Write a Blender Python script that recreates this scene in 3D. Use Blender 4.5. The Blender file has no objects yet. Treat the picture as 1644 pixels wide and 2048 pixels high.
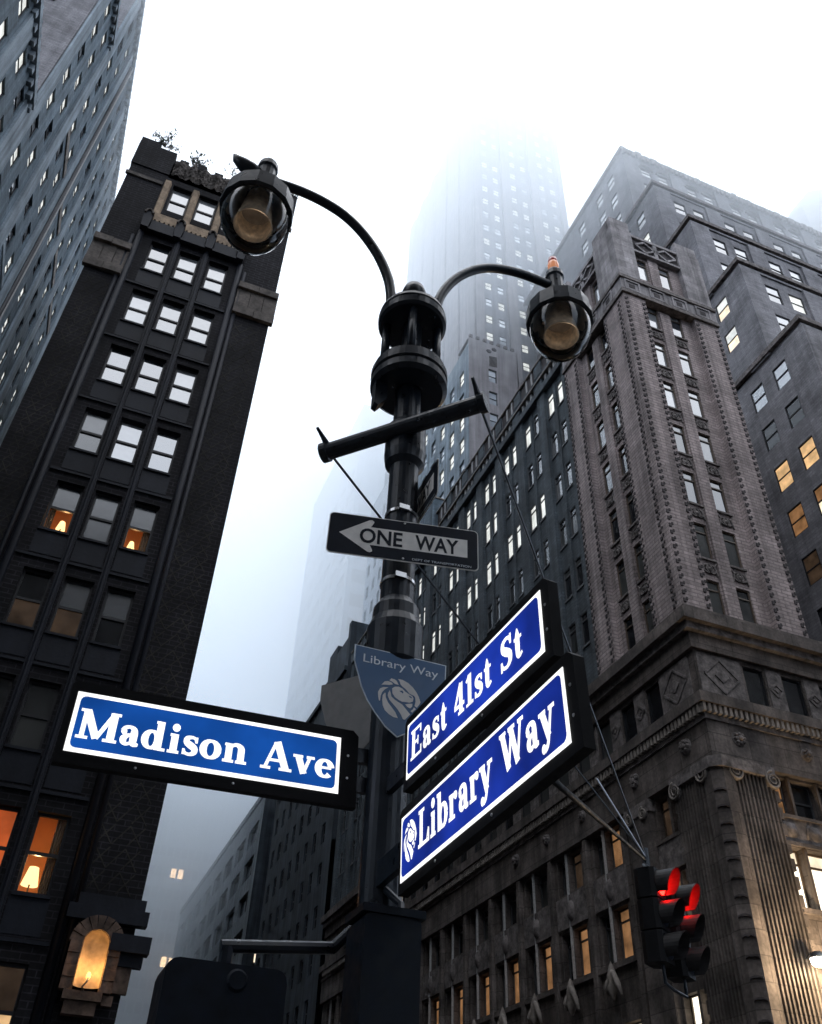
import bpy, bmesh, math, random
from mathutils import Matrix, Vector
random.seed(7)
R = math.radians
scene = bpy.context.scene
col = scene.collection

# ------------------------------------------------------------------ camera
CAM = Vector((0, 0, 1.6))
MW = Matrix(((0.92798428, -0.37088311, 0.03592904),
             (-0.26418435, -0.58686934, 0.76536985),
             (-0.2627771, -0.71974308, -0.64258703)))
cam_d = bpy.data.cameras.new('camera')
cam = bpy.data.objects.new('camera', cam_d)
col.objects.link(cam)
cam_d.sensor_fit = 'VERTICAL'
cam_d.sensor_height = 24
cam_d.lens = 24 * 1775.0 / 2048
cam_d.clip_start = 0.05
cam_d.clip_end = 3000
cam.matrix_world = Matrix.Translation(CAM) @ MW.transposed().to_4x4()
scene.camera = cam

# ------------------------------------------------------------------ world: low overcast
world = bpy.data.worlds.new('World')
scene.world = world
world.use_nodes = True
wn, wl = world.node_tree.nodes, world.node_tree.links
wn.clear()
wo = wn.new('ShaderNodeOutputWorld')
bg = wn.new('ShaderNodeBackground')
sky = wn.new('ShaderNodeTexSky')
sky.sky_type = 'NISHITA'
sky.sun_disc = False
SUN_EL, SUN_AZ = R(52), R(20)
sky.sun_elevation = SUN_EL
sky.sun_rotation = SUN_AZ
sky.dust_density = 6
tc = wn.new('ShaderNodeTexCoord')
sep = wn.new('ShaderNodeSeparateXYZ')
wl.new(tc.outputs['Generated'], sep.inputs[0])
ramp = wn.new('ShaderNodeValToRGB')      # overcast dome: dimmer and bluer towards the horizon
e = ramp.color_ramp.elements
e[0].position = 0.0; e[0].color = (4.6, 6.0, 8.2, 1)
e[1].position = 0.85; e[1].color = (20.5, 21.0, 22.2, 1)
m_ = e.new(0.45); m_.color = (12.2, 14.0, 16.8, 1)
wl.new(sep.outputs['Z'], ramp.inputs[0])
mix = wn.new('ShaderNodeMix')
mix.data_type = 'RGBA'
mix.inputs[0].default_value = 0.92
wl.new(sky.outputs[0], mix.inputs[6])
wl.new(ramp.outputs[0], mix.inputs[7])
wl.new(mix.outputs[2], bg.inputs[0])
bg.inputs[1].default_value = 0.14
wl.new(bg.outputs[0], wo.inputs[0])

sun_d = bpy.data.lights.new('sun', 'SUN')
sun_d.energy = 0.5
sun_d.angle = R(40)
sun_d.color = (1, 0.97, 0.93)
sun = bpy.data.objects.new('sun', sun_d)
col.objects.link(sun)
sdir = Vector((math.sin(SUN_AZ) * math.cos(SUN_EL), math.cos(SUN_AZ) * math.cos(SUN_EL), math.sin(SUN_EL)))
sun.rotation_euler = sdir.to_track_quat('Z', 'Y').to_euler()

scene.view_settings.view_transform = 'Standard'
scene.view_settings.look = 'None'
scene.view_settings.exposure = 0
scene.view_settings.gamma = 1
scene.view_settings.use_curve_mapping = False
cy = scene.cycles
cy.use_denoising = True
cy.use_adaptive_sampling = True
cy.adaptive_threshold = 0.03
cy.volume_max_steps = 64
cy.max_bounces = 8
cy.diffuse_bounces = 2
cy.glossy_bounces = 3
cy.transmission_bounces = 6
cy.transparent_max_bounces = 16
cy.volume_bounces = 6
cy.sample_clamp_indirect = 8
cy.caustics_reflective = False
cy.caustics_refractive = False

# ------------------------------------------------------------------ materials
MATS = {}


def nodes_of(name):
    m = bpy.data.materials.new(name)
    m.use_nodes = True
    MATS[name] = m
    nt = m.node_tree
    return m, nt.nodes, nt.links, nt.nodes['Principled BSDF']


def wall_mat(name, base, rough=0.85, var=0.35, scale=0.6, brick=None, mortar=0.6, bump=0.25, streak=0.25, fine=9.0, metallic=0.0, spec=0.3):
    """base colour with blotches, rain streaks and, where asked, brick courses; u = x + y runs along either street wall"""
    m, n, l, p = nodes_of(name)
    p.inputs['Roughness'].default_value = rough
    p.inputs['Metallic'].default_value = metallic
    p.inputs['Specular IOR Level'].default_value = spec
    g = n.new('ShaderNodeNewGeometry')
    s = n.new('ShaderNodeSeparateXYZ'); l.new(g.outputs['Position'], s.inputs[0])
    ad = n.new('ShaderNodeMath'); ad.operation = 'ADD'
    l.new(s.outputs[0], ad.inputs[0]); l.new(s.outputs[1], ad.inputs[1])
    cb = n.new('ShaderNodeCombineXYZ'); l.new(ad.outputs[0], cb.inputs[0]); l.new(s.outputs[2], cb.inputs[1])
    n1 = n.new('ShaderNodeTexNoise'); n1.inputs['Scale'].default_value = scale; n1.inputs['Detail'].default_value = 6
    l.new(g.outputs['Position'], n1.inputs['Vector'])
    n2 = n.new('ShaderNodeTexNoise'); n2.inputs['Scale'].default_value = fine; n2.inputs['Detail'].default_value = 4
    l.new(g.outputs['Position'], n2.inputs['Vector'])
    mp = n.new('ShaderNodeMapping'); mp.inputs['Scale'].default_value = (1.6, 0.06, 1); l.new(cb.outputs[0], mp.inputs[0])
    n3 = n.new('ShaderNodeTexNoise'); n3.inputs['Scale'].default_value = 1.5; n3.inputs['Detail'].default_value = 5
    l.new(mp.outputs[0], n3.inputs['Vector'])

    def fac(src, amp):
        r = n.new('ShaderNodeMapRange'); r.inputs[1].default_value = 0.3; r.inputs[2].default_value = 0.7
        r.inputs[3].default_value = 1 - amp; r.inputs[4].default_value = 1 + amp * 0.6
        l.new(src, r.inputs[0]); return r.outputs[0]

    def mul(a, b):
        q = n.new('ShaderNodeMath'); q.operation = 'MULTIPLY'; l.new(a, q.inputs[0]); l.new(b, q.inputs[1]); return q.outputs[0]
    f = mul(mul(fac(n1.outputs[0], var), fac(n2.outputs[0], var * 0.5)), fac(n3.outputs[0], streak))
    hs = n2.outputs[0]
    if brick:
        b = n.new('ShaderNodeTexBrick')
        b.inputs['Scale'].default_value = 1.0
        b.inputs['Brick Width'].default_value = brick[0]
        b.inputs['Row Height'].default_value = brick[1]
        b.inputs['Mortar Size'].default_value = brick[2]
        b.inputs['Color1'].default_value = (1, 1, 1, 1)
        b.inputs['Color2'].default_value = (0.72, 0.72, 0.72, 1)
        b.inputs['Mortar'].default_value = (mortar, mortar, mortar, 1)
        l.new(cb.outputs[0], b.inputs['Vector'])
        f = mul(f, b.outputs['Color'])
        hs = b.outputs['Fac']
    vm = n.new('ShaderNodeVectorMath'); vm.operation = 'SCALE'
    vm.inputs[0].default_value = base[:3]
    l.new(f, vm.inputs['Scale'])
    l.new(vm.outputs[0], p.inputs['Base Color'])
    bp = n.new('ShaderNodeBump'); bp.inputs['Strength'].default_value = bump; bp.inputs['Distance'].default_value = 0.02
    if brick: bp.invert = True
    l.new(hs, bp.inputs['Height']); l.new(bp.outputs[0], p.inputs['Normal'])
    return m


def plain(name, base, rough=0.5, metallic=0.0, noise=0.25, scale=12.0, spec=0.5, coat=0.0):
    m, n, l, p = nodes_of(name)
    p.inputs['Metallic'].default_value = metallic
    p.inputs['Specular IOR Level'].default_value = spec
    p.inputs['Coat Weight'].default_value = coat
    g = n.new('ShaderNodeNewGeometry')
    t = n.new('ShaderNodeTexNoise'); t.inputs['Scale'].default_value = scale; t.inputs['Detail'].default_value = 5
    l.new(g.outputs['Position'], t.inputs['Vector'])
    r = n.new('ShaderNodeMapRange'); r.inputs[1].default_value = 0.3; r.inputs[2].default_value = 0.7
    r.inputs[3].default_value = 1 - noise; r.inputs[4].default_value = 1 + noise
    l.new(t.outputs[0], r.inputs[0])
    vm = n.new('ShaderNodeVectorMath'); vm.operation = 'SCALE'; vm.inputs[0].default_value = base[:3]
    l.new(r.outputs[0], vm.inputs['Scale']); l.new(vm.outputs[0], p.inputs['Base Color'])
    r2 = n.new('ShaderNodeMapRange'); r2.inputs[1].default_value = 0.3; r2.inputs[2].default_value = 0.7
    r2.inputs[3].default_value = max(0.03, rough - 0.1); r2.inputs[4].default_value = min(1, rough + 0.12)
    l.new(t.outputs[0], r2.inputs[0]); l.new(r2.outputs[0], p.inputs['Roughness'])
    return m


def pane_mat(name, dark, pale, ior=2.0, rough=0.05, tint=(1, 1, 1), pick=0.5):
    """window glass over a dark room or a pulled blind, which one by chance per pane; the sky reflects in it"""
    m, n, l, p = nodes_of(name)
    oi = n.new('ShaderNodeObjectInfo')
    cr = n.new('ShaderNodeValToRGB')
    ee = cr.color_ramp.elements
    ee[0].position = pick; ee[0].color = (*dark, 1)
    ee[1].position = min(1, pick + 0.3); ee[1].color = (*pale, 1)
    l.new(oi.outputs['Random'], cr.inputs[0])
    g = n.new('ShaderNodeNewGeometry')
    t = n.new('ShaderNodeTexNoise'); t.inputs['Scale'].default_value = 1.3; t.inputs['Detail'].default_value = 3
    l.new(g.outputs['Position'], t.inputs['Vector'])
    r = n.new('ShaderNodeMapRange'); r.inputs[3].default_value = 0.6; r.inputs[4].default_value = 1.4
    l.new(t.outputs[0], r.inputs[0])
    vm = n.new('ShaderNodeVectorMath'); vm.operation = 'SCALE'
    l.new(cr.outputs[0], vm.inputs[0]); l.new(r.outputs[0], vm.inputs['Scale'])
    l.new(vm.outputs[0], p.inputs['Base Color'])
    p.inputs['Roughness'].default_value = rough
    p.inputs['IOR'].default_value = ior
    bp = n.new('ShaderNodeBump'); bp.inputs['Strength'].default_value = 0.05; bp.inputs['Distance'].default_value = 0.05
    l.new(t.outputs[0], bp.inputs['Height']); l.new(bp.outputs[0], p.inputs['Normal'])
    return m


def emit(name, color, strength, var=0.0, scale=1.5, gloss=True):
    m, n, l, p = nodes_of(name)
    p.inputs['Base Color'].default_value = (*[c * 0.08 for c in color], 1)
    p.inputs['Roughness'].default_value = 0.15 if gloss else 0.7
    p.inputs['Specular IOR Level'].default_value = 0.5 if gloss else 0.1
    p.inputs['Emission Strength'].default_value = strength
    if var:
        g = n.new('ShaderNodeNewGeometry')
        t = n.new('ShaderNodeTexNoise'); t.inputs['Scale'].default_value = scale; t.inputs['Detail'].default_value = 3
        l.new(g.outputs['Position'], t.inputs['Vector'])
        r = n.new('ShaderNodeMapRange'); r.inputs[1].default_value = 0.3; r.inputs[2].default_value = 0.7
        r.inputs[3].default_value = 1 - var; r.inputs[4].default_value = 1 + var
        l.new(t.outputs[0], r.inputs[0])
        vm = n.new('ShaderNodeVectorMath'); vm.operation = 'SCALE'; vm.inputs[0].default_value = color
        l.new(r.outputs[0], vm.inputs['Scale']); l.new(vm.outputs[0], p.inputs['Emission Color'])
    else:
        p.inputs['Emission Color'].default_value = (*color, 1)
    return m


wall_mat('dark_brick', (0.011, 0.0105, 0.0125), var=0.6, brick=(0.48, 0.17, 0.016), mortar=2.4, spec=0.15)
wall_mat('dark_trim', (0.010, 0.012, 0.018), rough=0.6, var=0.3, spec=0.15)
wall_mat('lattice_brick', (0.036, 0.034, 0.029), var=0.6, spec=0.1)
wall_mat('sooty_stone', (0.10, 0.085, 0.075), var=0.6, scale=1.6)
wall_mat('tan_stone', (0.30, 0.22, 0.15), var=0.5, scale=1.8)
wall_mat('tan_dark', (0.12, 0.08, 0.06), var=0.6, scale=2.5, bump=0.6)
wall_mat('niche_plaster', (0.45, 0.36, 0.26), var=0.3, scale=4)
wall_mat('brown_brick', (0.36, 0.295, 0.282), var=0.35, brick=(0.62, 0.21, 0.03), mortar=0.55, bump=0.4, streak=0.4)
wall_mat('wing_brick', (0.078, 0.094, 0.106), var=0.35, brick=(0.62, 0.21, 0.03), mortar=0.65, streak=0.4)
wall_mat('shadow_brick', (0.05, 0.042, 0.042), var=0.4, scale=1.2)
wall_mat('limestone', (0.128, 0.106, 0.094), var=0.6, scale=0.9, brick=(1.7, 0.8, 0.02), mortar=0.5, streak=0.45)
wall_mat('pier_stone', (0.30, 0.275, 0.275), var=0.4, scale=0.9, brick=(1.3, 0.6, 0.02), mortar=0.6, streak=0.5)
wall_mat('carved_stone', (0.15, 0.13, 0.122), var=0.6, scale=3.0, bump=0.8)
wall_mat('pale_stone', (0.22, 0.19, 0.165), var=0.4, scale=2.0)
wall_mat('court_brick', (0.235, 0.225, 0.235), var=0.35, brick=(0.6, 0.2, 0.02), mortar=0.7, streak=0.2)
wall_mat('grey_brick', (0.15, 0.195, 0.23), var=0.3, brick=(0.6, 0.2, 0.02), mortar=0.75, streak=0.45)
wall_mat('grey_pier', (0.24, 0.28, 0.31), var=0.3, streak=0.4)
wall_mat('tower_stone', (0.31, 0.285, 0.285), var=0.22, streak=0.3)
wall_mat('tower_recess', (0.23, 0.23, 0.245), var=0.22, streak=0.3)
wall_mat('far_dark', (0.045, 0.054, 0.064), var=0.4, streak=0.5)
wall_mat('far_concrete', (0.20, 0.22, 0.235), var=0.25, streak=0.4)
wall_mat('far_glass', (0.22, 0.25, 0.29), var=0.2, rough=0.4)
wall_mat('bounce_stone', (0.48, 0.47, 0.46), var=0.2, brick=(1.2, 0.5, 0.02), mortar=0.7)  # walls of the unseen blocks, made pale to bounce light onto the signs
wall_mat('roofing', (0.06, 0.06, 0.065), var=0.4)
wall_mat('asphalt', (0.05, 0.05, 0.052), var=0.4)
wall_mat('pavement_slab', (0.22, 0.21, 0.20), var=0.3, brick=(1.5, 1.5, 0.02), mortar=0.5)
wall_mat('ground_dirt', (0.10, 0.10, 0.10), var=0.3)
plain('window_frame', (0.012, 0.012, 0.014), 0.5, spec=0.3)
plain('frame_grey', (0.06, 0.062, 0.065), 0.6)
plain('frame_pale', (0.28, 0.27, 0.26), 0.6)
plain('bronze_frame', (0.075, 0.052, 0.035), 0.5)
plain('black_paint', (0.007, 0.012, 0.020), 0.36, noise=0.3, scale=20, spec=0.45)  # blue of the sky's sheen put into the base colour
plain('sign_case', (0.009, 0.009, 0.010), 0.6, spec=0.12)
plain('steel', (0.55, 0.55, 0.56), 0.35, metallic=1.0)
plain('galvanised', (0.5, 0.5, 0.5), 0.3, metallic=1.0)
plain('sign_black', (0.010, 0.014, 0.024), 0.5, spec=0.2)
plain('sign_white', (0.88, 0.85, 0.81), 0.55, noise=0.12)
plain('sign_back', (0.22, 0.21, 0.20), 0.5)
plain('shield_blue', (0.038, 0.115, 0.25), 0.45, noise=0.12, scale=5)
plain('shield_line', (0.75, 0.82, 0.88), 0.5)
plain('shield_grey', (0.72, 0.70, 0.68), 0.5, noise=0.12)
plain('leaf', (0.035, 0.055, 0.03), 0.6)
plain('stem', (0.05, 0.04, 0.03), 0.8)
plain('brass_reflector', (0.80, 0.68, 0.54), 0.4, metallic=0.25, noise=0.3, scale=25)
plain('shade_white', (0.80, 0.74, 0.66), 0.4)
plain('lamp_inside', (0.36, 0.31, 0.26), 0.55, noise=0.3)
plain('wood', (0.10, 0.055, 0.03), 0.5)
plain('clay_wall', (0.55, 0.26, 0.12), 0.8, noise=0.12, scale=1.5)
plain('curtain_cloth', (0.45, 0.30, 0.18), 0.9, noise=0.2, scale=6)
pane_mat('glass_dark', (0.012, 0.014, 0.018), (0.16, 0.16, 0.16), ior=2.1, pick=0.62)
pane_mat('glass_sky', (0.04, 0.046, 0.056), (0.24, 0.25, 0.26), ior=3.0, rough=0.06, pick=0.35)
pane_mat('glass_dim', (0.010, 0.011, 0.013), (0.05, 0.052, 0.05), ior=1.5, rough=0.1, pick=0.3)
pane_mat('glass_streaky', (0.03, 0.034, 0.038), (0.06, 0.065, 0.07), ior=2.0, rough=0.22, pick=0.3)
pane_mat('glass_far', (0.35, 0.38, 0.41), (0.7, 0.73, 0.75), ior=3.6, rough=0.1, pick=0.4)  # pale base holds the sky reflection of far panes
pane_mat('glass_strip', (0.03, 0.04, 0.05), (0.06, 0.075, 0.09), ior=1.6, rough=0.15, pick=0.3)
emit('glow_white', (0.90, 0.92, 0.88), 0.85, var=0.25)  # glow for lit rooms and for sky reflections on far panes
emit('lit_cream', (1.0, 0.84, 0.60), 1.15, var=0.3)
emit('lit_far', (1.0, 0.66, 0.36), 6.0, var=0.3)
emit('lit_bright', (1.0, 0.90, 0.72), 2.2, var=0.3)
emit('lit_orange', (0.85, 0.30, 0.09), 0.55, var=0.45)
emit('lit_red', (0.75, 0.14, 0.035), 0.5, var=0.4)
emit('lit_dim', (0.60, 0.30, 0.13), 0.36, var=0.5)
emit('lit_faint', (0.30, 0.19, 0.12), 0.10, var=0.6)
emit('lit_amber', (1.0, 0.62, 0.30), 0.8, var=0.35)
emit('lamp_glow', (1.0, 0.66, 0.28), 2.2, gloss=False)
emit('lantern_glow', (1.0, 0.58, 0.17), 2.6, gloss=False)
emit('flood_glow', (1.0, 0.84, 0.60), 45.0, gloss=False)
emit('red_lens', (1.0, 0.005, 0.003), 44.0)
emit('photocell_glow', (1.0, 0.42, 0.22), 0.5)  # photocell is no lamp; its translucent brightness is put in as glow
emit('photocell_cap_glow', (0.35, 0.04, 0.04), 0.4)  # glow given to the photocell's dark red cap as well
emit('sign_lit_white', (1.0, 1.0, 1.0), 1.25, var=0.16, scale=5, gloss=False)
emit('sign_lit_blue', (0.006, 0.068, 0.33), 1.0, var=0.32, scale=3, gloss=False)
emit('sign_lit_indigo', (0.010, 0.034, 0.34), 1.0, var=0.5, scale=2.5, gloss=False)
m, n, l, p = nodes_of('globe_glass')
tr = n.new('ShaderNodeBsdfTransparent'); tr.inputs[0].default_value = (0.93, 0.88, 0.82, 1)
gl_ = n.new('ShaderNodeBsdfGlossy'); gl_.inputs['Roughness'].default_value = 0.04
fr = n.new('ShaderNodeFresnel'); fr.inputs[0].default_value = 1.5
mx = n.new('ShaderNodeMixShader')
l.new(fr.outputs[0], mx.inputs[0]); l.new(tr.outputs[0], mx.inputs[1]); l.new(gl_.outputs[0], mx.inputs[2])
l.new(mx.outputs[0], n['Material Output'].inputs['Surface']); n.remove(p)
m, n, l, p = nodes_of('window_clear')
tr = n.new('ShaderNodeBsdfTransparent'); tr.inputs[0].default_value = (0.9, 0.9, 0.9, 1)
gl_ = n.new('ShaderNodeBsdfGlossy'); gl_.inputs['Roughness'].default_value = 0.05
fr = n.new('ShaderNodeFresnel'); fr.inputs[0].default_value = 1.3
mx = n.new('ShaderNodeMixShader')
l.new(fr.outputs[0], mx.inputs[0]); l.new(tr.outputs[0], mx.inputs[1]); l.new(gl_.outputs[0], mx.inputs[2])
l.new(mx.outputs[0], n['Material Output'].inputs['Surface']); n.remove(p)
m, n, l, p = nodes_of('clear_glass')
p.inputs['Roughness'].default_value = 0.02
p.inputs['IOR'].default_value = 1.15
p.inputs['Transmission Weight'].default_value = 1.0

# ------------------------------------------------------------------ mesh helpers
INV = {}


class MB:
    def __init__(s):
        s.v = []; s.f = []

    def add(s, vs, fs):
        o = len(s.v)
        s.v += [Vector(a) for a in vs]
        s.f += [[i + o for i in q] for q in fs]
        return s

    def box(s, x0, x1, y0, y1, z0, z1):
        return s.add([(x0, y0, z0), (x1, y0, z0), (x1, y1, z0), (x0, y1, z0), (x0, y0, z1), (x1, y0, z1), (x1, y1, z1), (x0, y1, z1)],
                     [(0, 3, 2, 1), (4, 5, 6, 7), (0, 1, 5, 4), (1, 2, 6, 5), (2, 3, 7, 6), (3, 0, 4, 7)])

    def quad(s, a, b, c, d):
        return s.add([a, b, c, d], [(0, 1, 2, 3)])

    def bar(s, a, b, w, t, nrm=(0, -1, 0)):
        """flat bar from a to b, w across, t thick along nrm"""
        a, b, nn = Vector(a), Vector(b), Vector(nrm).normalized()
        d = (b - a).normalized(); c = d.cross(nn) * (w / 2); h = nn * t
        return s.add([a - c, a + c, b + c, b - c, a - c + h, a + c + h, b + c + h, b - c + h],
                     [(0, 1, 2, 3), (7, 6, 5, 4), (0, 4, 5, 1), (1, 5, 6, 2), (2, 6, 7, 3), (3, 7, 4, 0)])

    def tube(s, path, r, n=10, caps=True):
        P = [Vector(p) for p in path]
        rr = r if isinstance(r, (list, tuple)) else [r] * len(P)
        o = len(s.v)
        ref = None
        for i, p in enumerate(P):
            d = (P[min(i + 1, len(P) - 1)] - P[max(i - 1, 0)]).normalized()
            if ref is None:
                ref = Vector((0, 0, 1)) if abs(d.z) < 0.9 else Vector((1, 0, 0))
            u = d.cross(ref).normalized(); w = u.cross(d).normalized(); ref = w
            for k in range(n):
                a = 2 * math.pi * k / n
                s.v.append(p + (u * math.cos(a) + w * math.sin(a)) * rr[i])
        for i in range(len(P) - 1):
            for k in range(n):
                a = o + i * n + k; b = o + i * n + (k + 1) % n
                s.f.append([a, b, b + n, a + n])
        if caps:
            s.f.append([o + k for k in range(n)][::-1])
            s.f.append([o + (len(P) - 1) * n + k for k in range(n)])
        return s

    def lathe(s, prof, c=(0, 0), n=24, M=None):
        o = len(s.v)
        for r, z in prof:
            for k in range(n):
                a = 2 * math.pi * k / n
                q = Vector((c[0] + r * math.cos(a), c[1] + r * math.sin(a), z))
                s.v.append(M @ q if M else q)
        for i in range(len(prof) - 1):
            for k in range(n):
                a = o + i * n + k; b = o + i * n + (k + 1) % n
                s.f.append([a, b, b + n, a + n])
        return s

    def prism(s, pts, y0, y1):
        """outline in (x, z) extruded from y0 (front) to y1"""
        k = len(pts); o = len(s.v)
        s.v += [Vector((a, y0, b)) for a, b in pts] + [Vector((a, y1, b)) for a, b in pts]
        s.f.append([o + i for i in range(k)]); s.f.append([o + k + i for i in range(k)][::-1])
        for i in range(k):
            j = (i + 1) % k
            s.f.append([o + i, o + k + i, o + k + j, o + j])
        return s

    def vprism(s, pts, z0, z1):
        k = len(pts); o = len(s.v)
        s.v += [Vector((a, b, z0)) for a, b in pts] + [Vector((a, b, z1)) for a, b in pts]
        s.f.append([o + i for i in range(k)][::-1]); s.f.append([o + k + i for i in range(k)])
        for i in range(k):
            j = (i + 1) % k
            s.f.append([o + i, o + j, o + k + j, o + k + i])
        return s

    def mesh(s, name, mat, M=None, smooth=False, tri=False):
        me = bpy.data.meshes.new(name)
        vs = [(M @ v) if M else v for v in s.v]
        me.from_pydata([tuple(v) for v in vs], [], s.f)
        bm = bmesh.new(); bm.from_mesh(me)
        if tri: bmesh.ops.triangulate(bm, faces=bm.faces[:])
        bmesh.ops.recalc_face_normals(bm, faces=bm.faces[:])
        bm.to_mesh(me); bm.free()
        if smooth:
            for q in me.polygons: q.use_smooth = True
        me.materials.append(MATS[mat])
        return me

    def build(s, name, mat, parent=None, M=None, kind=None, smooth=False, tri=False, label=None):
        return link(name, s.mesh(name, mat, M, smooth, tri), parent, Matrix(), kind, label)


def link(name, me, parent=None, MX=None, kind=None, label=None):
    o = bpy.data.objects.new(name, me)
    col.objects.link(o)
    MX = MX or Matrix()
    if parent is not None:
        o.parent = parent
        o.matrix_parent_inverse = INV[parent]
    o.matrix_basis = MX
    INV[o] = MX.inverted() if parent is None else (INVW(o, MX))
    if kind: o['kind'] = kind
    if label: o['label'] = label
    return o


def INVW(o, MX):
    return MX.inverted()


def thing(name, label, cat, loc=(0, 0, 0), group=None):
    o = bpy.data.objects.new(name, None)
    col.objects.link(o)
    o.location = loc
    o.empty_display_size = 0.2
    o['label'] = label; o['category'] = cat
    if group: o['group'] = group
    INV[o] = Matrix.Translation(-Vector(loc))
    return o


def tag(o, label, cat, group=None):
    o['label'] = label; o['category'] = cat
    if group: o['group'] = group
    return o


def frame(o, deg):
    return Matrix.Translation(Vector(o)) @ Matrix.Rotation(R(deg), 4, 'Z')


def T(x, y, z):
    return Matrix.Translation(Vector((x, y, z)))


def facade(name, F, u0, u1, v0, v1, ops, depth, mat, parent, label=None):
    """street wall with real openings: front sheet round the holes plus the reveals"""
    ops = [o for o in ops if o[0] >= u0 and o[1] <= u1 and o[2] >= v0 and o[3] <= v1]
    us = sorted({round(x, 4) for x in [u0, u1] + [q for o in ops for q in o[:2]]})
    vs = sorted({round(x, 4) for x in [v0, v1] + [q for o in ops for q in o[2:4]]})
    b = MB()
    for i in range(len(us) - 1):
        j = 0
        while j < len(vs) - 1:
            cu = (us[i] + us[i + 1]) / 2

            def solid(jj):
                cv = (vs[jj] + vs[jj + 1]) / 2
                return not any(o[0] < cu < o[1] and o[2] < cv < o[3] for o in ops)
            if not solid(j):
                j += 1; continue
            k = j
            while k < len(vs) - 1 and solid(k): k += 1
            b.quad((us[i], 0, vs[j]), (us[i + 1], 0, vs[j]), (us[i + 1], 0, vs[k]), (us[i], 0, vs[k]))
            j = k
    for a, c, d, e_ in [o[:4] for o in ops]:
        b.quad((a, 0, d), (a, 0, e_), (a, depth, e_), (a, depth, d))
        b.quad((c, 0, d), (c, depth, d), (c, depth, e_), (c, 0, e_))
        b.quad((a, 0, d), (a, depth, d), (c, depth, d), (c, 0, d))
        b.quad((a, 0, e_), (c, 0, e_), (c, depth, e_), (a, depth, e_))
    me = bpy.data.meshes.new(name)
    me.from_pydata([tuple(F @ v) for v in b.v], [], b.f)
    me.materials.append(MATS[mat])
    return link(name, me, parent, label=label)


WC = {}


def window(root, F, u0, v0, w, h, y, pane='glass_dark', style='double', fmat='window_frame', fw=0.07, name='window', pane2=None):
    """frame (part) with its panes (sub-parts); alike windows share meshes"""
    w = round(w, 3); h = round(h, 3)
    key = ('f', w, h, style, fmat, fw)
    if key not in WC:
        b = MB()
        b.box(0, fw, -0.05, 0.04, 0, h); b.box(w - fw, w, -0.05, 0.04, 0, h)
        b.box(fw, w - fw, -0.05, 0.04, 0, fw); b.box(fw, w - fw, -0.05, 0.04, h - fw, h)
        if style in ('double', 'transom'):
            zm = h * (0.5 if style == 'double' else 0.76)
            b.box(fw, w - fw, -0.045, 0.035, zm - fw * 0.6, zm + fw * 0.6)
        if style == 'casement':
            b.box(w / 2 - fw * 0.5, w / 2 + fw * 0.5, -0.045, 0.035, fw, h - fw)
        WC[key] = b.mesh(name, fmat)
    o = link(name, WC[key], root, F @ T(u0, y, v0))
    if style == 'double': rects = [(fw, w - fw, fw, h / 2 - fw * 0.6), (fw, w - fw, h / 2 + fw * 0.6, h - fw)]
    elif style == 'transom': rects = [(fw, w - fw, fw, h * 0.76 - fw * 0.6), (fw, w - fw, h * 0.76 + fw * 0.6, h - fw)]
    elif style == 'casement': rects = [(fw, w / 2 - fw * 0.5, fw, h - fw), (w / 2 + fw * 0.5, w - fw, fw, h - fw)]
    else: rects = [(fw, w - fw, fw, h - fw)]
    for i, (a, c, d, e_) in enumerate(rects):
        pm = pane2 if (pane2 and i == 1) else pane
        k2 = ('p', w, h, style, fw, i, pm)
        if k2 not in WC:
            q = MB(); cu, cv = (a + c) / 2, (d + e_) / 2
            q.quad((a - cu, 0, d - cv), (c - cu, 0, d - cv), (c - cu, 0, e_ - cv), (a - cu, 0, e_ - cv))
            me = bpy.data.meshes.new('pane'); me.from_pydata([tuple(v) for v in q.v], [], q.f); me.materials.append(MATS[pm])
            WC[k2] = me
        pn = bpy.data.objects.new('pane', WC[k2]); col.objects.link(pn)
        pn.parent = o
        pn.matrix_basis = T((a + c) / 2, 0.01, (d + e_) / 2) @ Matrix.Rotation(R(random.uniform(-0.9, 0.9)), 4, 'Z') @ Matrix.Rotation(R(random.uniform(-0.6, 0.6)), 4, 'X')
    return o


def copies(name, me, root, mats):
    return [link(name, me, root, X) for X in mats]


def struct(name, b, mat):
    o = b.build(name, mat); o['kind'] = 'structure'; return o

# ================================================================== SETTING
struct('ground', MB().quad((-900, -900, -0.13), (900, -900, -0.13), (900, 900, -0.13), (-900, 900, -0.13)), 'ground_dirt')
struct('road', MB().box(-120, 160, 6.5, 20.5, -0.3, -0.126).box(5.5, 18.5, 20.5, 190, -0.3, -0.125), 'asphalt')
struct('pavement', MB().box(-120, 160, -8, 6.5, -0.3, 0.0), 'pavement_slab')
struct('far_pavement', MB().box(-120, 5.5, 20.5, 25.4, -0.3, 0.0).box(18.5, 160, 20.5, 25.3, -0.3, 0.0), 'pavement_slab')

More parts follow.
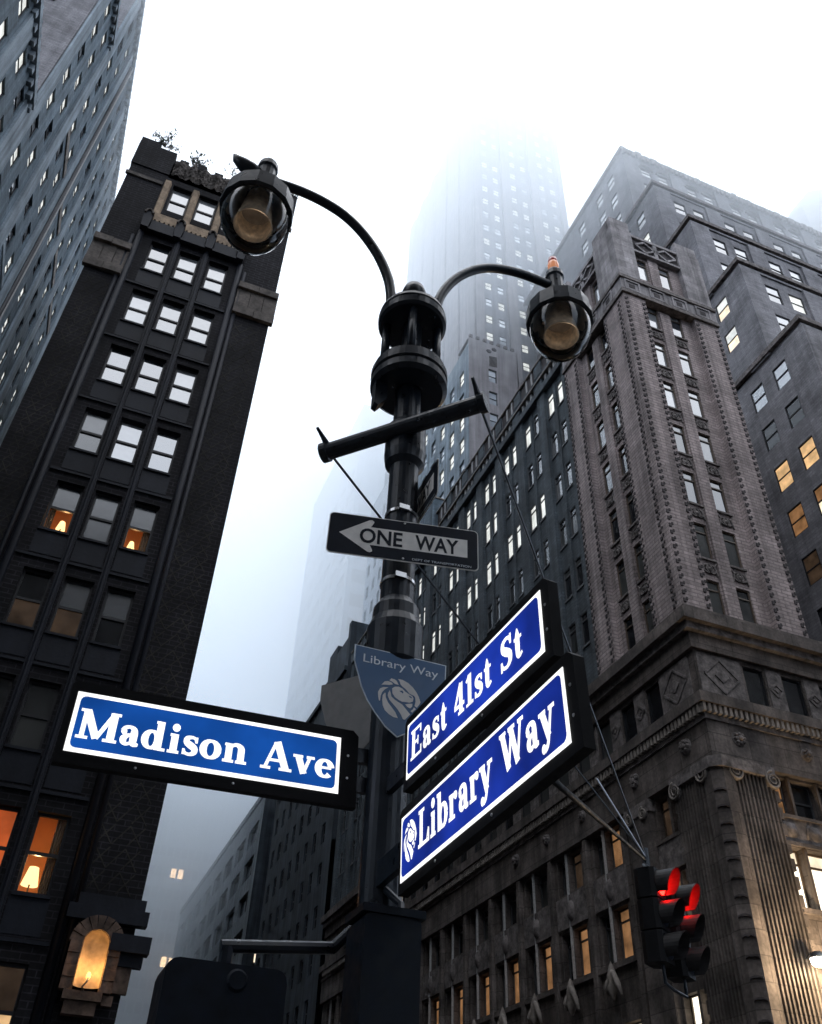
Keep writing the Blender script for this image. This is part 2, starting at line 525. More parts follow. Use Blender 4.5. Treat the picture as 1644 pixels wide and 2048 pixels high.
# two unseen blocks behind the camera, added to shade the avenue and street
for lab, x0, x1, zt in (('unseen pale block shading the avenue, across from the dark tower', -70, 4.5, 44), ('taller unseen pale block shading the avenue, across from the corner building', 19.5, 95, 62)):
    nb_ = thing('unseen_facing_block', lab, 'building', ((x0 + x1) / 2, -5, 0), 'unseen blocks on the near side of the avenue')
    FN = frame((x1, -5, 0), 180)
    ops = [(2 + 3.4 * i, 3.3 + 3.4 * i, z, z + 2.0) for i in range(int((x1 - x0 - 3) / 3.4)) for z in (9, 13, 17, 21)]
    facade('wall', FN, 0, x1 - x0, 0, zt, ops, 0.3, 'bounce_stone', nb_)
    MB().quad((0, 0.34, 5), (x1 - x0, 0.34, 5), (x1 - x0, 0.34, 26), (0, 0.34, 26)).build('glazing', 'glass_dim', nb_, FN)
    MB().quad((0, 0, 0), (0, 20, 0), (0, 20, zt), (0, 0, zt)).quad((x1 - x0, 0, 0), (x1 - x0, 20, 0), (x1 - x0, 20, zt), (x1 - x0, 0, zt)).build('end_wall', 'grey_brick', nb_, FN)
    MB().quad((0, 0, zt), (x1 - x0, 0, zt), (x1 - x0, 20, zt), (0, 20, zt)).build('roof', 'roofing', nb_, FN)

# ================================================================== NARROW DARK BUILDING (left of the side street)
A = thing('narrow_building', 'narrow dark brick tower with shrubs growing along its roof edge', 'building', (-1.6, 25.5, 0))
FA = frame((-5.6, 25.5, 0), 0)
AW = 7.87
cols_A = [(2.11, 0.89), (3.38, 0.89), (4.70, 0.87)]
sill_A = [4.65, 8.32, 12.01, 15.67, 19.31, 22.91, 26.51, 30.10, 33.59]
WH = 2.08
ops = [(u, u + w, z, z + WH) for z in sill_A for u, w in cols_A]
ops += [(u, u + w, 38.2, 40.3) for u, w in cols_A]
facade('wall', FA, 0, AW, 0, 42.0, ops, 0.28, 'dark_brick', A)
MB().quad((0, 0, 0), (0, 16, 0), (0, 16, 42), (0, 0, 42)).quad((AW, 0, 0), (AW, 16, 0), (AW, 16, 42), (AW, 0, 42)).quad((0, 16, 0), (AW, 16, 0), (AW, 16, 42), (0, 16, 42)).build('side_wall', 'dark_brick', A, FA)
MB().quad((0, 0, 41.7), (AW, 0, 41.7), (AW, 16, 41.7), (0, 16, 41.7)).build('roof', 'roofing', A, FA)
pane_A = {  # (row from the top below the attic, column)
    (0, 0): 'glass_sky', (0, 1): 'glass_sky', (0, 2): 'glass_sky'}
rows_top = list(reversed(range(len(sill_A))))
for ri, k in enumerate(rows_top):
    z = sill_A[k]
    for ci, (u, w) in enumerate(cols_A):
        pm, p2 = 'glass_sky', None
        if ri == 3 and ci == 0: pm = 'glass_streaky'
        if ri == 4: pm, p2 = (('window_clear', 'glass_streaky'), ('glass_streaky', 'glass_streaky'), ('window_clear', 'glass_streaky'))[ci]
        if ri == 5: pm, p2 = (('lit_faint', 'glass_dim'), ('lit_faint', 'glass_streaky'), ('glass_dim', 'glass_streaky'))[ci]
        if ri == 6: pm = 'glass_dim'
        if ri == 7: pm, p2 = (('glass_dim', None), ('lit_red', 'lit_red'), ('window_clear', 'window_clear'))[ci]
        if ri == 8: pm, p2 = (('glass_dim', None), ('lit_amber', 'lit_faint'), ('lit_amber', 'lit_faint'))[ci]
        window(A, FA, u, z, w, WH, 0.22, pm, 'double', 'window_frame', 0.075, pane2=p2)
for u, w in cols_A:
    window(A, FA, u, 38.2, w, 2.1, 0.22, 'glass_sky', 'double', 'window_frame', 0.075)
# shafts either side of the window bay, mullion piers between the windows, spandrel panels under each row
for u in (1.55, 6.05):
    MB().tube([(u, -0.02, 3), (u, -0.02, 36.0)], 0.13, 8).tube([(u + (0.26 if u > 3 else -0.26), 0.0, 3), (u + (0.26 if u > 3 else -0.26), 0.0, 35.6)], 0.09, 8).build('shaft', 'dark_trim', A, FA, smooth=True)
for u in (3.19, 4.485):
    MB().box(u - 0.11, u + 0.11, -0.10, 0.03, 3, 36.1).tube([(u, -0.10, 3), (u, -0.10, 36.1)], 0.06, 8).build('mullion', 'dark_trim', A, FA)
for k, z in enumerate(sill_A):
    b = MB()
    for u, w in cols_A:
        b.box(u - 0.06, u + w + 0.06, -0.018, 0.03, z - 0.98, z - 0.10)
    b.box(1.72, 5.88, -0.075, 0.03, z - 1.16, z - 1.07)
    for u, w in cols_A: b.box(u - 0.04, u + w + 0.04, -0.08, 0.24, z - 0.09, z - 0.005)
    b.build('spandrel', 'dark_trim', A, FA)
# raised brick lattice on the two flank piers
for a0, a1 in ((0.25, 1.25), (6.35, 7.55)):
    b = MB(); z = 8.6
    while z < 31.6:
        for q in range(3):
            uu0 = a0 + (a1 - a0) * q / 3; uu1 = a0 + (a1 - a0) * (q + 1) / 3
            b.bar((uu0, 0.012, z), (uu1, 0.012, z + 0.55), 0.035, 0.018 + random.uniform(0, .004))
            if q != 1: b.bar((uu1, 0.008, z + 0.0), (uu0, 0.008, z + 0.55), 0.035, 0.014)
        z += 0.62
    b.build('brick_lattice', 'lattice_brick', A, FA, kind='stuff')
# stone caps where the flank piers step in
for a0, a1 in ((-0.12, 1.45), (6.2, 8.02)):
    for i, (z0, z1, pj) in enumerate(((32.6, 33.1, 0.16), (33.12, 34.3, 0.07), (34.32, 34.7, 0.22))):
        nseg = 3 if i == 1 else 2
        for q in range(nseg):
            x0 = a0 + (a1 - a0) * q / nseg + 0.01; x1 = a0 + (a1 - a0) * (q + 1) / nseg - 0.01
            MB().box(x0, x1, -pj - random.uniform(0, .04), 0.05, z0, z1).build('cap_stone', 'sooty_stone', A, FA)
MB().box(-0.08, 1.62, -0.09, 0.03, 39.9, 40.12).build('string_course', 'sooty_stone', A, FA)
MB().box(6.05, 7.95, -0.09, 0.03, 39.9, 40.12).build('string_course', 'sooty_stone', A, FA)
# balcony front below the attic
for i in range(4):
    u = 1.62 + i * 1.44
    MB().prism([(u - 0.16, 36.05), (u + 0.16, 36.05), (u + 0.2, 37.0), (u, 37.35), (u - 0.2, 37.0)], -0.36, 0.02).build('bracket', 'dark_trim', A, FA)
    MB().tube([(u - 0.17, -0.40, 37.0), (u - 0.12, -0.40, 37.2), (u, -0.40, 37.3), (u + 0.12, -0.40, 37.2), (u + 0.17, -0.40, 37.0)], 0.05, 6).build('bracket_hood', 'sooty_stone', A, FA)
for i in range(3):
    u0 = 1.82 + i * 1.44; u1 = u0 + 1.04
    MB().box(u0, u1, -0.24, 0.02, 36.2, 36.8).build('balcony_panel', 'dark_trim', A, FA)
    pts = [(u0, 37.45)]
    for q in range(5):
        t0 = u0 + (u1 - u0) * q / 5; t1 = u0 + (u1 - u0) * (q + 1) / 5
        pts += [(t0 + 0.03, 36.8), ((t0 + t1) / 2, 36.98), (t1 - 0.03, 36.8)]
    pts += [(u1, 37.45)]
    MB().prism(pts[::-1], -0.22, -0.12).build('carved_panel', 'tan_stone', A, FA, tri=True)
MB().box(1.5, 6.1, -0.28, 0.02, 36.06, 36.2).build('balcony_ledge', 'dark_trim', A, FA)
for u in (1.85, 3.19, 4.485, 5.8):
    MB().vprism([(u - 0.19, 0.05), (u - 0.12, -0.16), (u + 0.12, -0.16), (u + 0.19, 0.05)], 37.5, 40.3).build('attic_pier', 'tan_stone', A, FA)
# parapet: flat flanks, zigzag carved centre, little merlons
MB().box(-0.05, 1.75, -0.06, 0.35, 40.9, 42.9).box(-0.05, 0.9, -0.02, 0.3, 42.9, 43.35).build('parapet', 'dark_brick', A, FA)
MB().box(6.0, 7.9, -0.06, 0.35, 40.9, 42.7).box(7.0, 7.9, -0.02, 0.3, 42.7, 43.1).build('parapet', 'dark_brick', A, FA)
MB().box(1.75, 6.0, 0.0, 0.3, 40.75, 42.3).build('parapet', 'dark_brick', A, FA)
rp = random.Random(77)
for i in range(7):                                   # weathered carved panels, each a rough relief sheet
    u0 = 1.82 + i * 0.595
    b = MB(); nu, nv = 10, 22
    for a in range(nu + 1):
        for c in range(nv + 1):
            fu, fv = a / nu, c / nv
            zig = 0.10 * max(0, 1 - abs(fu - 0.5) * 2 - 0.9 * abs(((fv * 2.0) % 1.0) - 0.5)) * 2
            b.v.append(Vector((u0 + fu * 0.585, -0.03 - zig - rp.uniform(0, 0.06) * (1 if rp.random() < .6 else 1.8), 40.95 + fv * 1.3)))
    for a in range(nu):
        for c in range(nv):
            q = a * (nv + 1) + c
            b.f.append([q, q + nv + 1, q + nv + 2, q + 1])
    b.build('carved_relief', 'sooty_stone', A, FA)
    MB().lathe([(0.0, -0.05), (0.09, 0.05), (0.13, 0.16), (0.05, 0.26), (0.07, 0.32), (0.0, 0.42 + rp.uniform(0, .25))], n=7, M=T(u0 + rp.uniform(.1, .5), 0.05, 42.25)).build('crocket', 'sooty_stone', A, FA)
for i in range(5):
    u = 2.0 + i * 0.85
    MB().box(u, u + 0.42, -0.04, 0.28, 42.3, 42.55 + 0.2 * (i % 2)).build('merlon', 'dark_brick', A, FA)
# small corner cornice low down and the niche with its lamp
MB().box(6.1, 8.12, -0.30, 0.02, 7.85, 8.2).box(6.3, 8.0, -0.18, 0.02, 8.2, 8.5).box(7.3, 8.3, -0.38, 0.02, 7.2, 7.6).box(7.5, 8.2, -0.2, 0.02, 6.9, 7.2).build('cornice', 'dark_trim', A, FA)
NX, NZ = 6.98, 6.35          # niche centre line (facade u) and its floor
b = MB()                      # niche shell proud of the wall: half-round back with a domed head
N = 14
for i in range(N):
    a0, a1 = math.pi * i / N, math.pi * (i + 1) / N
    r = 0.33
    for z0, z1 in ((NZ, NZ + 0.95),):
        b.quad((NX - r * math.cos(a0), -0.37 + r * math.sin(a0), z0), (NX - r * math.cos(a1), -0.37 + r * math.sin(a1), z0),
               (NX - r * math.cos(a1), -0.37 + r * math.sin(a1), z1), (NX - r * math.cos(a0), -0.37 + r * math.sin(a0), z1))
    for j in range(6):
        e0, e1 = math.pi / 2 * j / 6, math.pi / 2 * (j + 1) / 6
        P = lambda a, e2: (NX - r * math.cos(a) * math.cos(e2), -0.37 + r * math.sin(a) * math.cos(e2), NZ + 0.95 + r * math.sin(e2))
        b.quad(P(a0, e0), P(a1, e0), P(a1, e1), P(a0, e1))
b.build('niche', 'niche_plaster', A, FA, smooth=True)
for s_ in (-1, 1):
    for q in range(4):
        MB().box(NX + s_ * 0.31 if s_ > 0 else NX - 0.62, NX + 0.62 if s_ > 0 else NX - 0.31, -0.32 - 0.02 * (q % 2), 0.02, NZ - 0.1 + q * 0.27, NZ + 0.16 + q * 0.27).build('niche_stone', 'tan_dark', A, FA)
for q in range(9):
    a = math.pi * (q + 0.5) / 9
    M_ = T(NX, 0, NZ + 0.96) @ Matrix.Rotation(math.pi / 2 - a, 4, 'Y')
    MB().prism([(-0.055, 0.31), (0.055, 0.31), (0.10, 0.66), (-0.10, 0.66)], -0.33 - 0.02 * (q % 2), 0.02).build('voussoir', 'tan_dark', A, FA @ M_)
MB().box(NX - 0.5, NX + 0.42, -0.42, 0.02, NZ - 0.32, NZ - 0.12).box(NX - 0.42, NX + 0.34, -0.34, 0.02, NZ - 0.62, NZ - 0.33).build('niche_sill', 'tan_dark', A, FA)
MB().box(NX + 0.63, NX + 1.0, -0.14, 0.02, NZ - 0.05, NZ + 0.8).box(NX + 0.45, NX + 0.7, -0.2, 0.02, NZ - 0.35, NZ - 0.13).build('quoin_block', 'tan_dark', A, FA)
wlamp = thing('wall_lamp', 'glowing amber lamp on a bent stem in the arched stone niche', 'lamp', FA @ Vector((NX, -0.42, NZ - 0.12)))
MB().tube([(NX - 0.05, -0.36, NZ - 0.12), (NX - 0.10, -0.52, NZ - 0.06), (NX - 0.02, -0.5, NZ + 0.06), (NX, -0.42, NZ + 0.16)], 0.022, 8).build('stem', 'black_paint', wlamp, FA)
MB().lathe([(0.0, 0), (0.03, 0.0), (0.055, 0.05), (0.055, 0.11), (0.03, 0.16), (0.0, 0.17)], n=14, M=T(NX, -0.36, NZ + 0.14)).build('lamp_shade', 'lantern_glow', wlamp, FA, smooth=True)
ld = bpy.data.lights.new('lamp_light', 'POINT'); ld.energy = 26; ld.color = (1.0, 0.50, 0.15); ld.shadow_soft_size = 0.1
lo = bpy.data.objects.new('lamp_light', ld); col.objects.link(lo); lo.parent = wlamp; lo.matrix_parent_inverse = INV[wlamp]
lo.matrix_basis = FA @ T(NX + 0.02, -0.42, NZ + 0.36)

# table lamps standing on the sills of lit windows
for ri, ci, lab in ((4, 0, 'small table lamp glowing on the sill of the left lit window'), (4, 2, 'small table lamp glowing on the sill of the right lit window'), (7, 2, 'tall pleated table lamp in the low orange window')):
    z = sill_A[rows_top[ri]]; u, w = cols_A[ci]
    tl = thing('table_lamp', lab, 'lamp', FA @ Vector((u + w * 0.62, 0.1, z)), 'table lamps in the dark tower')
    du, k, bz = (0.64, 1.0, 0.10) if (ri, ci) == (4, 0) else ((0.34, 0.85, 0.04) if ri == 4 else (0.36, 1.45, 0.0))
    X = T(u + w * du, 0.46, z + 0.05 + bz)
    MB().lathe([(0.0, 0), (0.06, 0.0), (0.06, 0.03), (0.022, 0.06), (0.022, 0.28)], n=10, M=X).build('lamp_base', 'wood', tl, FA, smooth=True)
    MB().lathe([(0.15 * k, 0.26), (0.145 * k, 0.30), (0.085 * k, 0.28 + 0.30 * k), (0.0, 0.28 + 0.31 * k)], n=16, M=X).build('lamp_shade', 'lamp_glow', tl, FA, smooth=True)
    ld = bpy.data.lights.new('lamp_light', 'POINT'); ld.energy = 26 if ri == 4 else 34; ld.color = (1.0, 0.55, 0.22); ld.shadow_soft_size = 0.08
    lo = bpy.data.objects.new('lamp_light', ld); col.objects.link(lo); lo.parent = tl; lo.matrix_parent_inverse = INV[tl]
    lo.matrix_basis = FA @ X @ T(0.0, -0.06, 0.36 + 0.34 * k)
    b = MB(); x0_, x1_, y0_, y1_, z0_, z1_ = u - 0.35, u + w + 0.25, 0.30, 1.7, z + 0.03, z + 2.5
    b.quad((x0_, y1_, z0_), (x1_, y1_, z0_), (x1_, y1_, z1_), (x0_, y1_, z1_)).quad((x0_, y0_, z0_), (x0_, y1_, z0_), (x0_, y1_, z1_), (x0_, y0_, z1_)).quad((x1_, y0_, z0_), (x1_, y1_, z0_), (x1_, y1_, z1_), (x1_, y0_, z1_))
    b.quad((x0_, y0_, z1_), (x1_, y0_, z1_), (x1_, y1_, z1_), (x0_, y1_, z1_)).quad((x0_, y0_, z0_), (x1_, y0_, z0_), (x1_, y1_, z0_), (x0_, y1_, z0_))
    b.build('room', 'clay_wall', A, FA)
    # half-drawn curtain hanging in folds at one side
    b = MB(); cs = [(u + w - 0.07 - 0.24 * q / 12, 0.34 + 0.035 * math.sin(q * 1.9)) for q in range(13)] if ci == 2 else [(u + 0.07 + 0.2 * q / 12, 0.34 + 0.035 * math.sin(q * 1.9)) for q in range(13)]
    for q in range(12):
        (a0, c0), (a1, c1) = cs[q], cs[q + 1]
        b.quad((a0, c0, z + 0.1), (a1, c1, z + 0.1), (a1, c1, z + 2.05), (a0, c0, z + 2.05))
    b.build('curtain', 'curtain_cloth', A, FA, smooth=True)


def shrub(label, base, w, h, nst, seed):
    rnd = random.Random(seed)
    t = thing('roof_shrub', label, 'shrub', base, 'shrubs on the dark tower roof')
    st = MB(); lf = MB()
    for i in range(nst):
        a = rnd.uniform(0, 6.28); ln = h * rnd.uniform(0.55, 1.1)
        p0 = Vector(base); p1 = p0 + Vector((math.cos(a) * w * 0.5 * rnd.uniform(.3, 1), math.sin(a) * w * .25, ln))
        pm_ = (p0 + p1) / 2 + Vector((rnd.uniform(-.1, .1), 0, ln * .1))
        st.tube([p0, pm_, p1], [0.022, 0.014, 0.006], 5)
        for q in range(13):
            f_ = rnd.uniform(0.3, 1.05)
            c = (p0.lerp(pm_, f_ * 2) if f_ < .5 else pm_.lerp(p1, f_ * 2 - 1)) + Vector((rnd.uniform(-.14, .14), rnd.uniform(-.14, .14), rnd.uniform(-.1, .1)))
            s_ = rnd.uniform(0.05, 0.11)
            d = Vector((rnd.uniform(-1, 1), rnd.uniform(-1, 1), rnd.uniform(-1, 1))).normalized(); e2 = d.orthogonal().normalized() * s_ * .5
            d *= s_
            lf.add([c - d, c + e2, c + d, c - e2], [(0, 1, 2, 3)])
    st.build('branches', 'stem', t)
    lf.build('foliage', 'leaf', t)


shrub('leafy shrub at the far left corner of the dark roof', (-4.55, 25.6, 43.3), 2.0, 1.0, 16, 1)
shrub('small round shrub on the roof between two others', (-2.95, 25.6, 42.5), 1.3, 1.25, 12, 2)
shrub('wide shrub on the roof just left of the street lamp', (-0.6, 25.6, 42.5), 1.8, 1.35, 15, 3)
shrub('tiny shrub at the right roof corner behind the lamp', (2.05, 25.6, 43.0), 0.7, 0.7, 7, 4)

# unseen blocks behind the dark tower, added to shade the side street
for lab, y0, y1, zt in (('tall unseen brown block behind the dark tower, shading the side street', 44, 76, 63), ('lower unseen brown block beyond the dark tower, shading the side street', 80, 176, 58)):
    rb = thing('unseen_rear_block', lab, 'building', (-5, y0, 0), 'unseen blocks behind the dark tower')
    FR = frame((2.0, y0, 0), 90)
    n_ = int((y1 - y0 - 3) / 4.2)
    ops = [(1.8 + 4.2 * i, 3.4 + 4.2 * i, z, z + 2.1) for i in range(min(n_, 8)) for z in [8 + 4.0 * j for j in range(10)]]
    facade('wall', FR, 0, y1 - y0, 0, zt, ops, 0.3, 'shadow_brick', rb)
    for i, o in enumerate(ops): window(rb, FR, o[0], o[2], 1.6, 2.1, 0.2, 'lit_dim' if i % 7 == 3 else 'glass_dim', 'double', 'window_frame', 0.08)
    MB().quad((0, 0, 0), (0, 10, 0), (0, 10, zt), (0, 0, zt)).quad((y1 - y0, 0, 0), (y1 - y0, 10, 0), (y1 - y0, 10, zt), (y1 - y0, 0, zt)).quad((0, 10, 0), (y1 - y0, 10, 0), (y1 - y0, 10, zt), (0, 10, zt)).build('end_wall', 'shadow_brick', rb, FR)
    MB().quad((0, 0, zt), (y1 - y0, 0, zt), (y1 - y0, 10, zt), (0, 10, zt)).build('roof', 'roofing', rb, FR)

# ================================================================== CORNER BUILDING (right of the side street)
B = thing('corner_building', 'brown brick corner building with fluted stone pier and diamond frieze', 'building', (22, 25.5, 0))
FF = frame((22, 25.5, 0), 0)            # front: u = x - 22
FL = frame((22, 76, 0), -90)            # side street: u = 76 - y


def yl(y): return 76 - y


PH = 3.37
sillB = [23.55 + PH * k for k in range(7)]
colF = [(1.72, 0.85), (3.42, 0.83)]
colS = [(yl(28.78), 0.85), (yl(30.42), 0.83)]
for F, cols, u0, u1 in ((FF, colF, 0.36, 6.7), (FL, colS, yl(32.6), yl(25.86))):
    G = F @ T(0, 0.36, 0)
    ops = [(u, u + w, z, z + 2.15) for u, w in cols for z in sillB] + [(u, u + w, 48.6, 50.7) for u, w in cols]
    facade('tower_wall', G, u0, u1, 23.4, 53.0, ops, 0.18, 'brown_brick', B)
    for u, w in cols:
        for k, z in enumerate(sillB):
            pm = 'glass_sky' if k >= 4 else ('glass_dark' if k >= 2 else 'glass_dim')
            if F is FL: pm = 'glass_dark' if k >= 3 else 'glass_dim'
            window(B, G, u, z, w, 2.15, 0.11, pm, 'transom', 'bronze_frame', 0.06)
        window(B, G, u, 48.6, w, 2.1, 0.11, 'glass_sky', 'transom', 'bronze_frame', 0.06)
    # carved spandrels: scroll, boss and ledge between the rows
    for u, w in cols:
        for k, z in enumerate(sillB[1:]):
            b = MB(); c = u + w / 2
            for sgn in (-1, 1):
                pts = [(c + sgn * (0.09 + 0.27 * math.cos(t)) * 1.0, -0.04, z - 0.62 + 0.24 * math.sin(t)) for t in [i * 0.62 for i in range(11)]]
                b.tube(pts, 0.05, 5)
                b.tube([(c + sgn * 0.42, -0.04, z - 0.95), (c + sgn * 0.3, -0.05, z - 0.45), (c + sgn * 0.46, -0.04, z - 0.2)], 0.045, 5)
            b.lathe([(0.0, -0.12), (0.13, -0.06), (0.15, 0.0)], n=8, M=T(c, 0, z - 0.6) @ Matrix.Rotation(R(-90), 4, 'X') @ T(0, 0, 0))
            b.build('spandrel_scroll', 'carved_stone', B, G)
            MB().box(u - 0.08, u + w + 0.08, -0.10, 0.26, z - 0.12, z - 0.01).build('window_sill', 'carved_stone', B, G)
    (ua, wa), (ub, wb) = sorted(cols)
    MB().box(ua + wa + 0.07, ub - 0.07, -0.12, 0.05, 23.5, 45.5).build('mullion_pier', 'brown_brick', B, G)
    MB().box(ua + wa + 0.07, ub - 0.07, -0.12, 0.05, 47.6, 51.0).build('mullion_pier', 'brown_brick', B, G)
# piers with rough header edges
pier_list = [(FF, 0.0, 1.52, 0), (FF, 5.0, 6.7, 0), (FL, yl(27.72), yl(25.87), 0), (FL, yl(32.5), yl(30.95), 0)]
for F, a0, a1, _ in pier_list:
    MB().box(a0, a1, 0.0, 0.4, 23.5, 46.0).build('brick_pier', 'brown_brick', B, F)
    b = MB(); z = 23.7
    while z < 45.3:
        for ux in (a0 + 0.16, a1 - 0.16):
            b.box(ux - 0.13, ux + 0.0, -0.055, 0.01, z, z + 0.19)
            b.box(ux + 0.04, ux + 0.13, -0.03, 0.01, z + 0.16, z + 0.30)
        z += 0.42
    b.build('header_edging', 'shadow_brick', B, F, kind='stuff')
    MB().box(a0, a1, 0.0, 0.4, 47.4, 52.9).build('attic_pier', 'pier_stone', B, F)
    MB().box(a0 + 0.05, a1 - 0.05, 0.05, 0.36, 52.9, 54.0).build('pylon', 'pier_stone', B, F)
# belt under the attic storey, wrapping the corner
def band(z0, z1, pj, mat, name, x1=28.75, y1=32.55):
    MB().box(22 - pj, x1, 25.5 - pj, 25.86, z0, z1).build(name, mat, B)
    MB().box(22 - pj, 22.36, 25.86, y1, z0, z1).build(name, mat, B)


band(45.75, 46.05, 0.14, 'carved_stone', 'belt_course')
band(46.05, 47.15, 0.06, 'pier_stone', 'belt_course')
band(47.15, 47.42, 0.18, 'carved_stone', 'belt_course')
for F, us in ((FF, (0.15, 1.9, 3.5, 5.2)), (FL, (yl(27.5), yl(29.2), yl(30.8), yl(32.3)))):
    for i, u in enumerate(us):
        b = MB()
        b.box(u, u + 1.1, -0.13, -0.05, 46.12, 46.24).box(u, u + 1.1, -0.13, -0.05, 46.96, 47.08)
        b.box(u, u + 0.12, -0.13, -0.05, 46.24, 46.96).box(u + 0.98, u + 1.1, -0.13, -0.05, 46.24, 46.96)
        b.build('key_panel', 'pier_stone', B, F)
        MB().box(u + 0.34, u + 0.76, -0.062 - 0.01, -0.05, 46.42, 46.80).build('key_block', 'shadow_brick', B, F)
# attic parapet with diamond fretwork
for F, u0, u1 in ((FF, 1.55, 5.0), (FL, yl(30.9), yl(27.75))):
    MB().box(u0, u1, 0.02, 0.30, 50.95, 51.15).box(u0, u1, 0.02, 0.30, 52.55, 52.8).build('parapet_rail', 'pier_stone', B, F)
    MB().box(u0, u1, 0.16, 0.26, 51.15, 52.55).build('parapet_back', 'shadow_brick', B, F)
    for i in range(2):
        c = u0 + (u1 - u0) * (0.27 + 0.46 * i)
        d = [(c - 0.72, 51.85), (c, 52.42), (c + 0.72, 51.85), (c, 51.28)]
        b = MB()
        for q in range(4):
            a, e2 = d[q], d[(q + 1) % 4]
            b.bar((a[0], 0.17, a[1]), (e2[0], 0.17, e2[1]), 0.15, 0.13)
        b.build('diamond_fret', 'pier_stone', B, F)
    MB().box((u0 + u1) / 2 - 0.14, (u0 + u1) / 2 + 0.14, 0.04, 0.2, 51.15, 52.55).build('fret_post', 'pier_stone', B, F)
# plain flank and roof of the tower
MB().quad((6.7, 0.4, 23.4), (6.7, 7, 23.4), (6.7, 7, 53), (6.7, 0.4, 53)).quad((0.4, 0.4, 52.9), (6.7, 0.4, 52.9), (6.7, 7, 52.9), (0.4, 7, 52.9)).quad((0.4, 7, 48), (6.7, 7, 48), (6.7, 7, 53), (0.4, 7, 53)).build('flank_wall', 'brown_brick', B, FF)

# --- long wing on the side street
WT = 48.3
sillW = [26.25, 29.9, 33.55, 37.2, 40.85, 44.5]
GW = FL @ T(0, 0.36, 0)
ops = []; wins = []
nb = 13
for k in range(nb):
    c = 34.3 + 3.3 * k
    for dy, w in ((-0.98, 0.78), (0.32, 0.78)):
        y0 = c + dy
        for i, z in enumerate(sillW):
            ops.append((yl(y0 + w), yl(y0), z, z + 1.95)); wins.append((k, i, yl(y0 + w), z, w))
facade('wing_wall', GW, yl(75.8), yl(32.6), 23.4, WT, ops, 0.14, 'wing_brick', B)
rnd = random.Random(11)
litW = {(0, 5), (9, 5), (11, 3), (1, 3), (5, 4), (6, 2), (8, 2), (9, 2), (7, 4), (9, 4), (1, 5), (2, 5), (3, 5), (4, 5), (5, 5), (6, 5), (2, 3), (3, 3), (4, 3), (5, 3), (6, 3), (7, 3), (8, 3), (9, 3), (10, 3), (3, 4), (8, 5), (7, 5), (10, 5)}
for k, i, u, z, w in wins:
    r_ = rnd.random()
    pm = 'glow_white' if (k, i) in litW and r_ < 0.92 else ('glass_dark' if i >= 3 else 'glass_dim')
    if i == 5 and pm != 'glow_white': pm = 'glass_dark'
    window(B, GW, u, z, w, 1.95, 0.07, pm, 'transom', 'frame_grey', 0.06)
for k in range(nb + 1):
    c = 32.65 + 3.3 * k
    MB().box(yl(c + 0.48), yl(c - 0.48), 0.15, 0.4, 23.5, 47.2).build('wing_pier', 'wing_brick', B, FL)
for k in range(nb):
    c = 34.3 + 3.3 * k
    MB().box(yl(c + 0.20), yl(c - 0.12), 0.28, 0.4, 23.5, 46.9).build('wing_mullion', 'wing_brick', B, FL)
    for i, z in enumerate(sillW):
        MB().box(yl(c + 1.1), yl(c + 0.26), 0.29, 0.5, z - 0.13, z - 0.01).build('window_sill', 'frame_grey', B, FL)
        MB().box(yl(c - 0.2), yl(c - 1.0), 0.29, 0.5, z - 0.13, z - 0.01).build('window_sill', 'frame_grey', B, FL)
MB().box(yl(75.8), yl(32.56), -0.02, 0.4, 47.2, 47.75).build('wing_cornice', 'wing_brick', B, FL)
MB().box(yl(75.8), yl(32.56), -0.10, 0.3, 48.42, 48.55).build('coping', 'pale_stone', B, FL)
for k in range(nb):
    c = 34.3 + 3.3 * k
    MB().box(yl(c + 2.2), yl(c + 1.1), 0.0, 0.3, 47.75, 48.42).build('parapet_block', 'wing_brick', B, FL)
    for q in range(3):
        MB().box(yl(c + 0.75 - q * 0.6), yl(c + 0.57 - q * 0.6), 0.06, 0.24, 47.75, 48.42).build('baluster', 'frame_pale', B, FL)
# set-back top storey with its own rail
MB().box(22.9, 30, 32.6, 55, 47.4, 50.9).build('setback_wall', 'wing_brick', B)
for k in range(7):
    y0 = 33.5 + 3.2 * k
    MB().box(22.86, 22.95, y0, y0 + 1.0, 50.9, 52.2).build('roof_block', 'wing_brick', B)
    for q in range(2):
        MB().box(22.88, 22.98, y0 + 1.4 + q * 0.8, y0 + 1.55 + q * 0.8, 50.9, 52.2).build('baluster', 'frame_pale', B)
    MB().box(22.96, 23.0, y0 + 1.0, y0 + 3.2, 50.92, 52.1).build('parapet_back', 'shadow_brick', B)
MB().box(22.8, 23.05, 32.6, 56, 52.2, 52.32).build('coping', 'pale_stone', B)
MB().box(22.5, 27, 56, 64, 47.4, 54).build('bulkhead', 'grey_brick', B)
MB().box(22.4, 27.1, 55.9, 64.1, 54.0, 54.15).build('coping', 'pale_stone', B)
MB().quad((22.3, 32.6, 47.7), (34, 32.6, 47.7), (34, 76, 47.7), (22.3, 76, 47.7)).build('roof', 'roofing', B)
MB().quad((34, 32.6, 23), (34, 76, 23), (34, 76, 47.7), (34, 32.6, 47.7)).build('court_wall', 'wing_brick', B)
MB().quad((28.7, 25.9, 23.2), (37, 25.9, 23.2), (37, 76, 23.2), (28.7, 76, 23.2)).build('roof', 'roofing', B)
MB().quad((22.3, 75.8, 0), (34, 75.8, 0), (34, 75.8, 48.3), (22.3, 75.8, 48.3)).build('end_wall', 'wing_brick', B)

# --- stone base: cornice, frieze, dentils, architrave (wrap the corner)
def base_band(z0, z1, pj, mat, name):
    MB().box(22 - pj, 37, 25.5 - pj, 25.9, z0, z1).build(name, mat, B)
    MB().box(22 - pj, 22.4, 25.9, 75.8, z0, z1).build(name, mat, B)


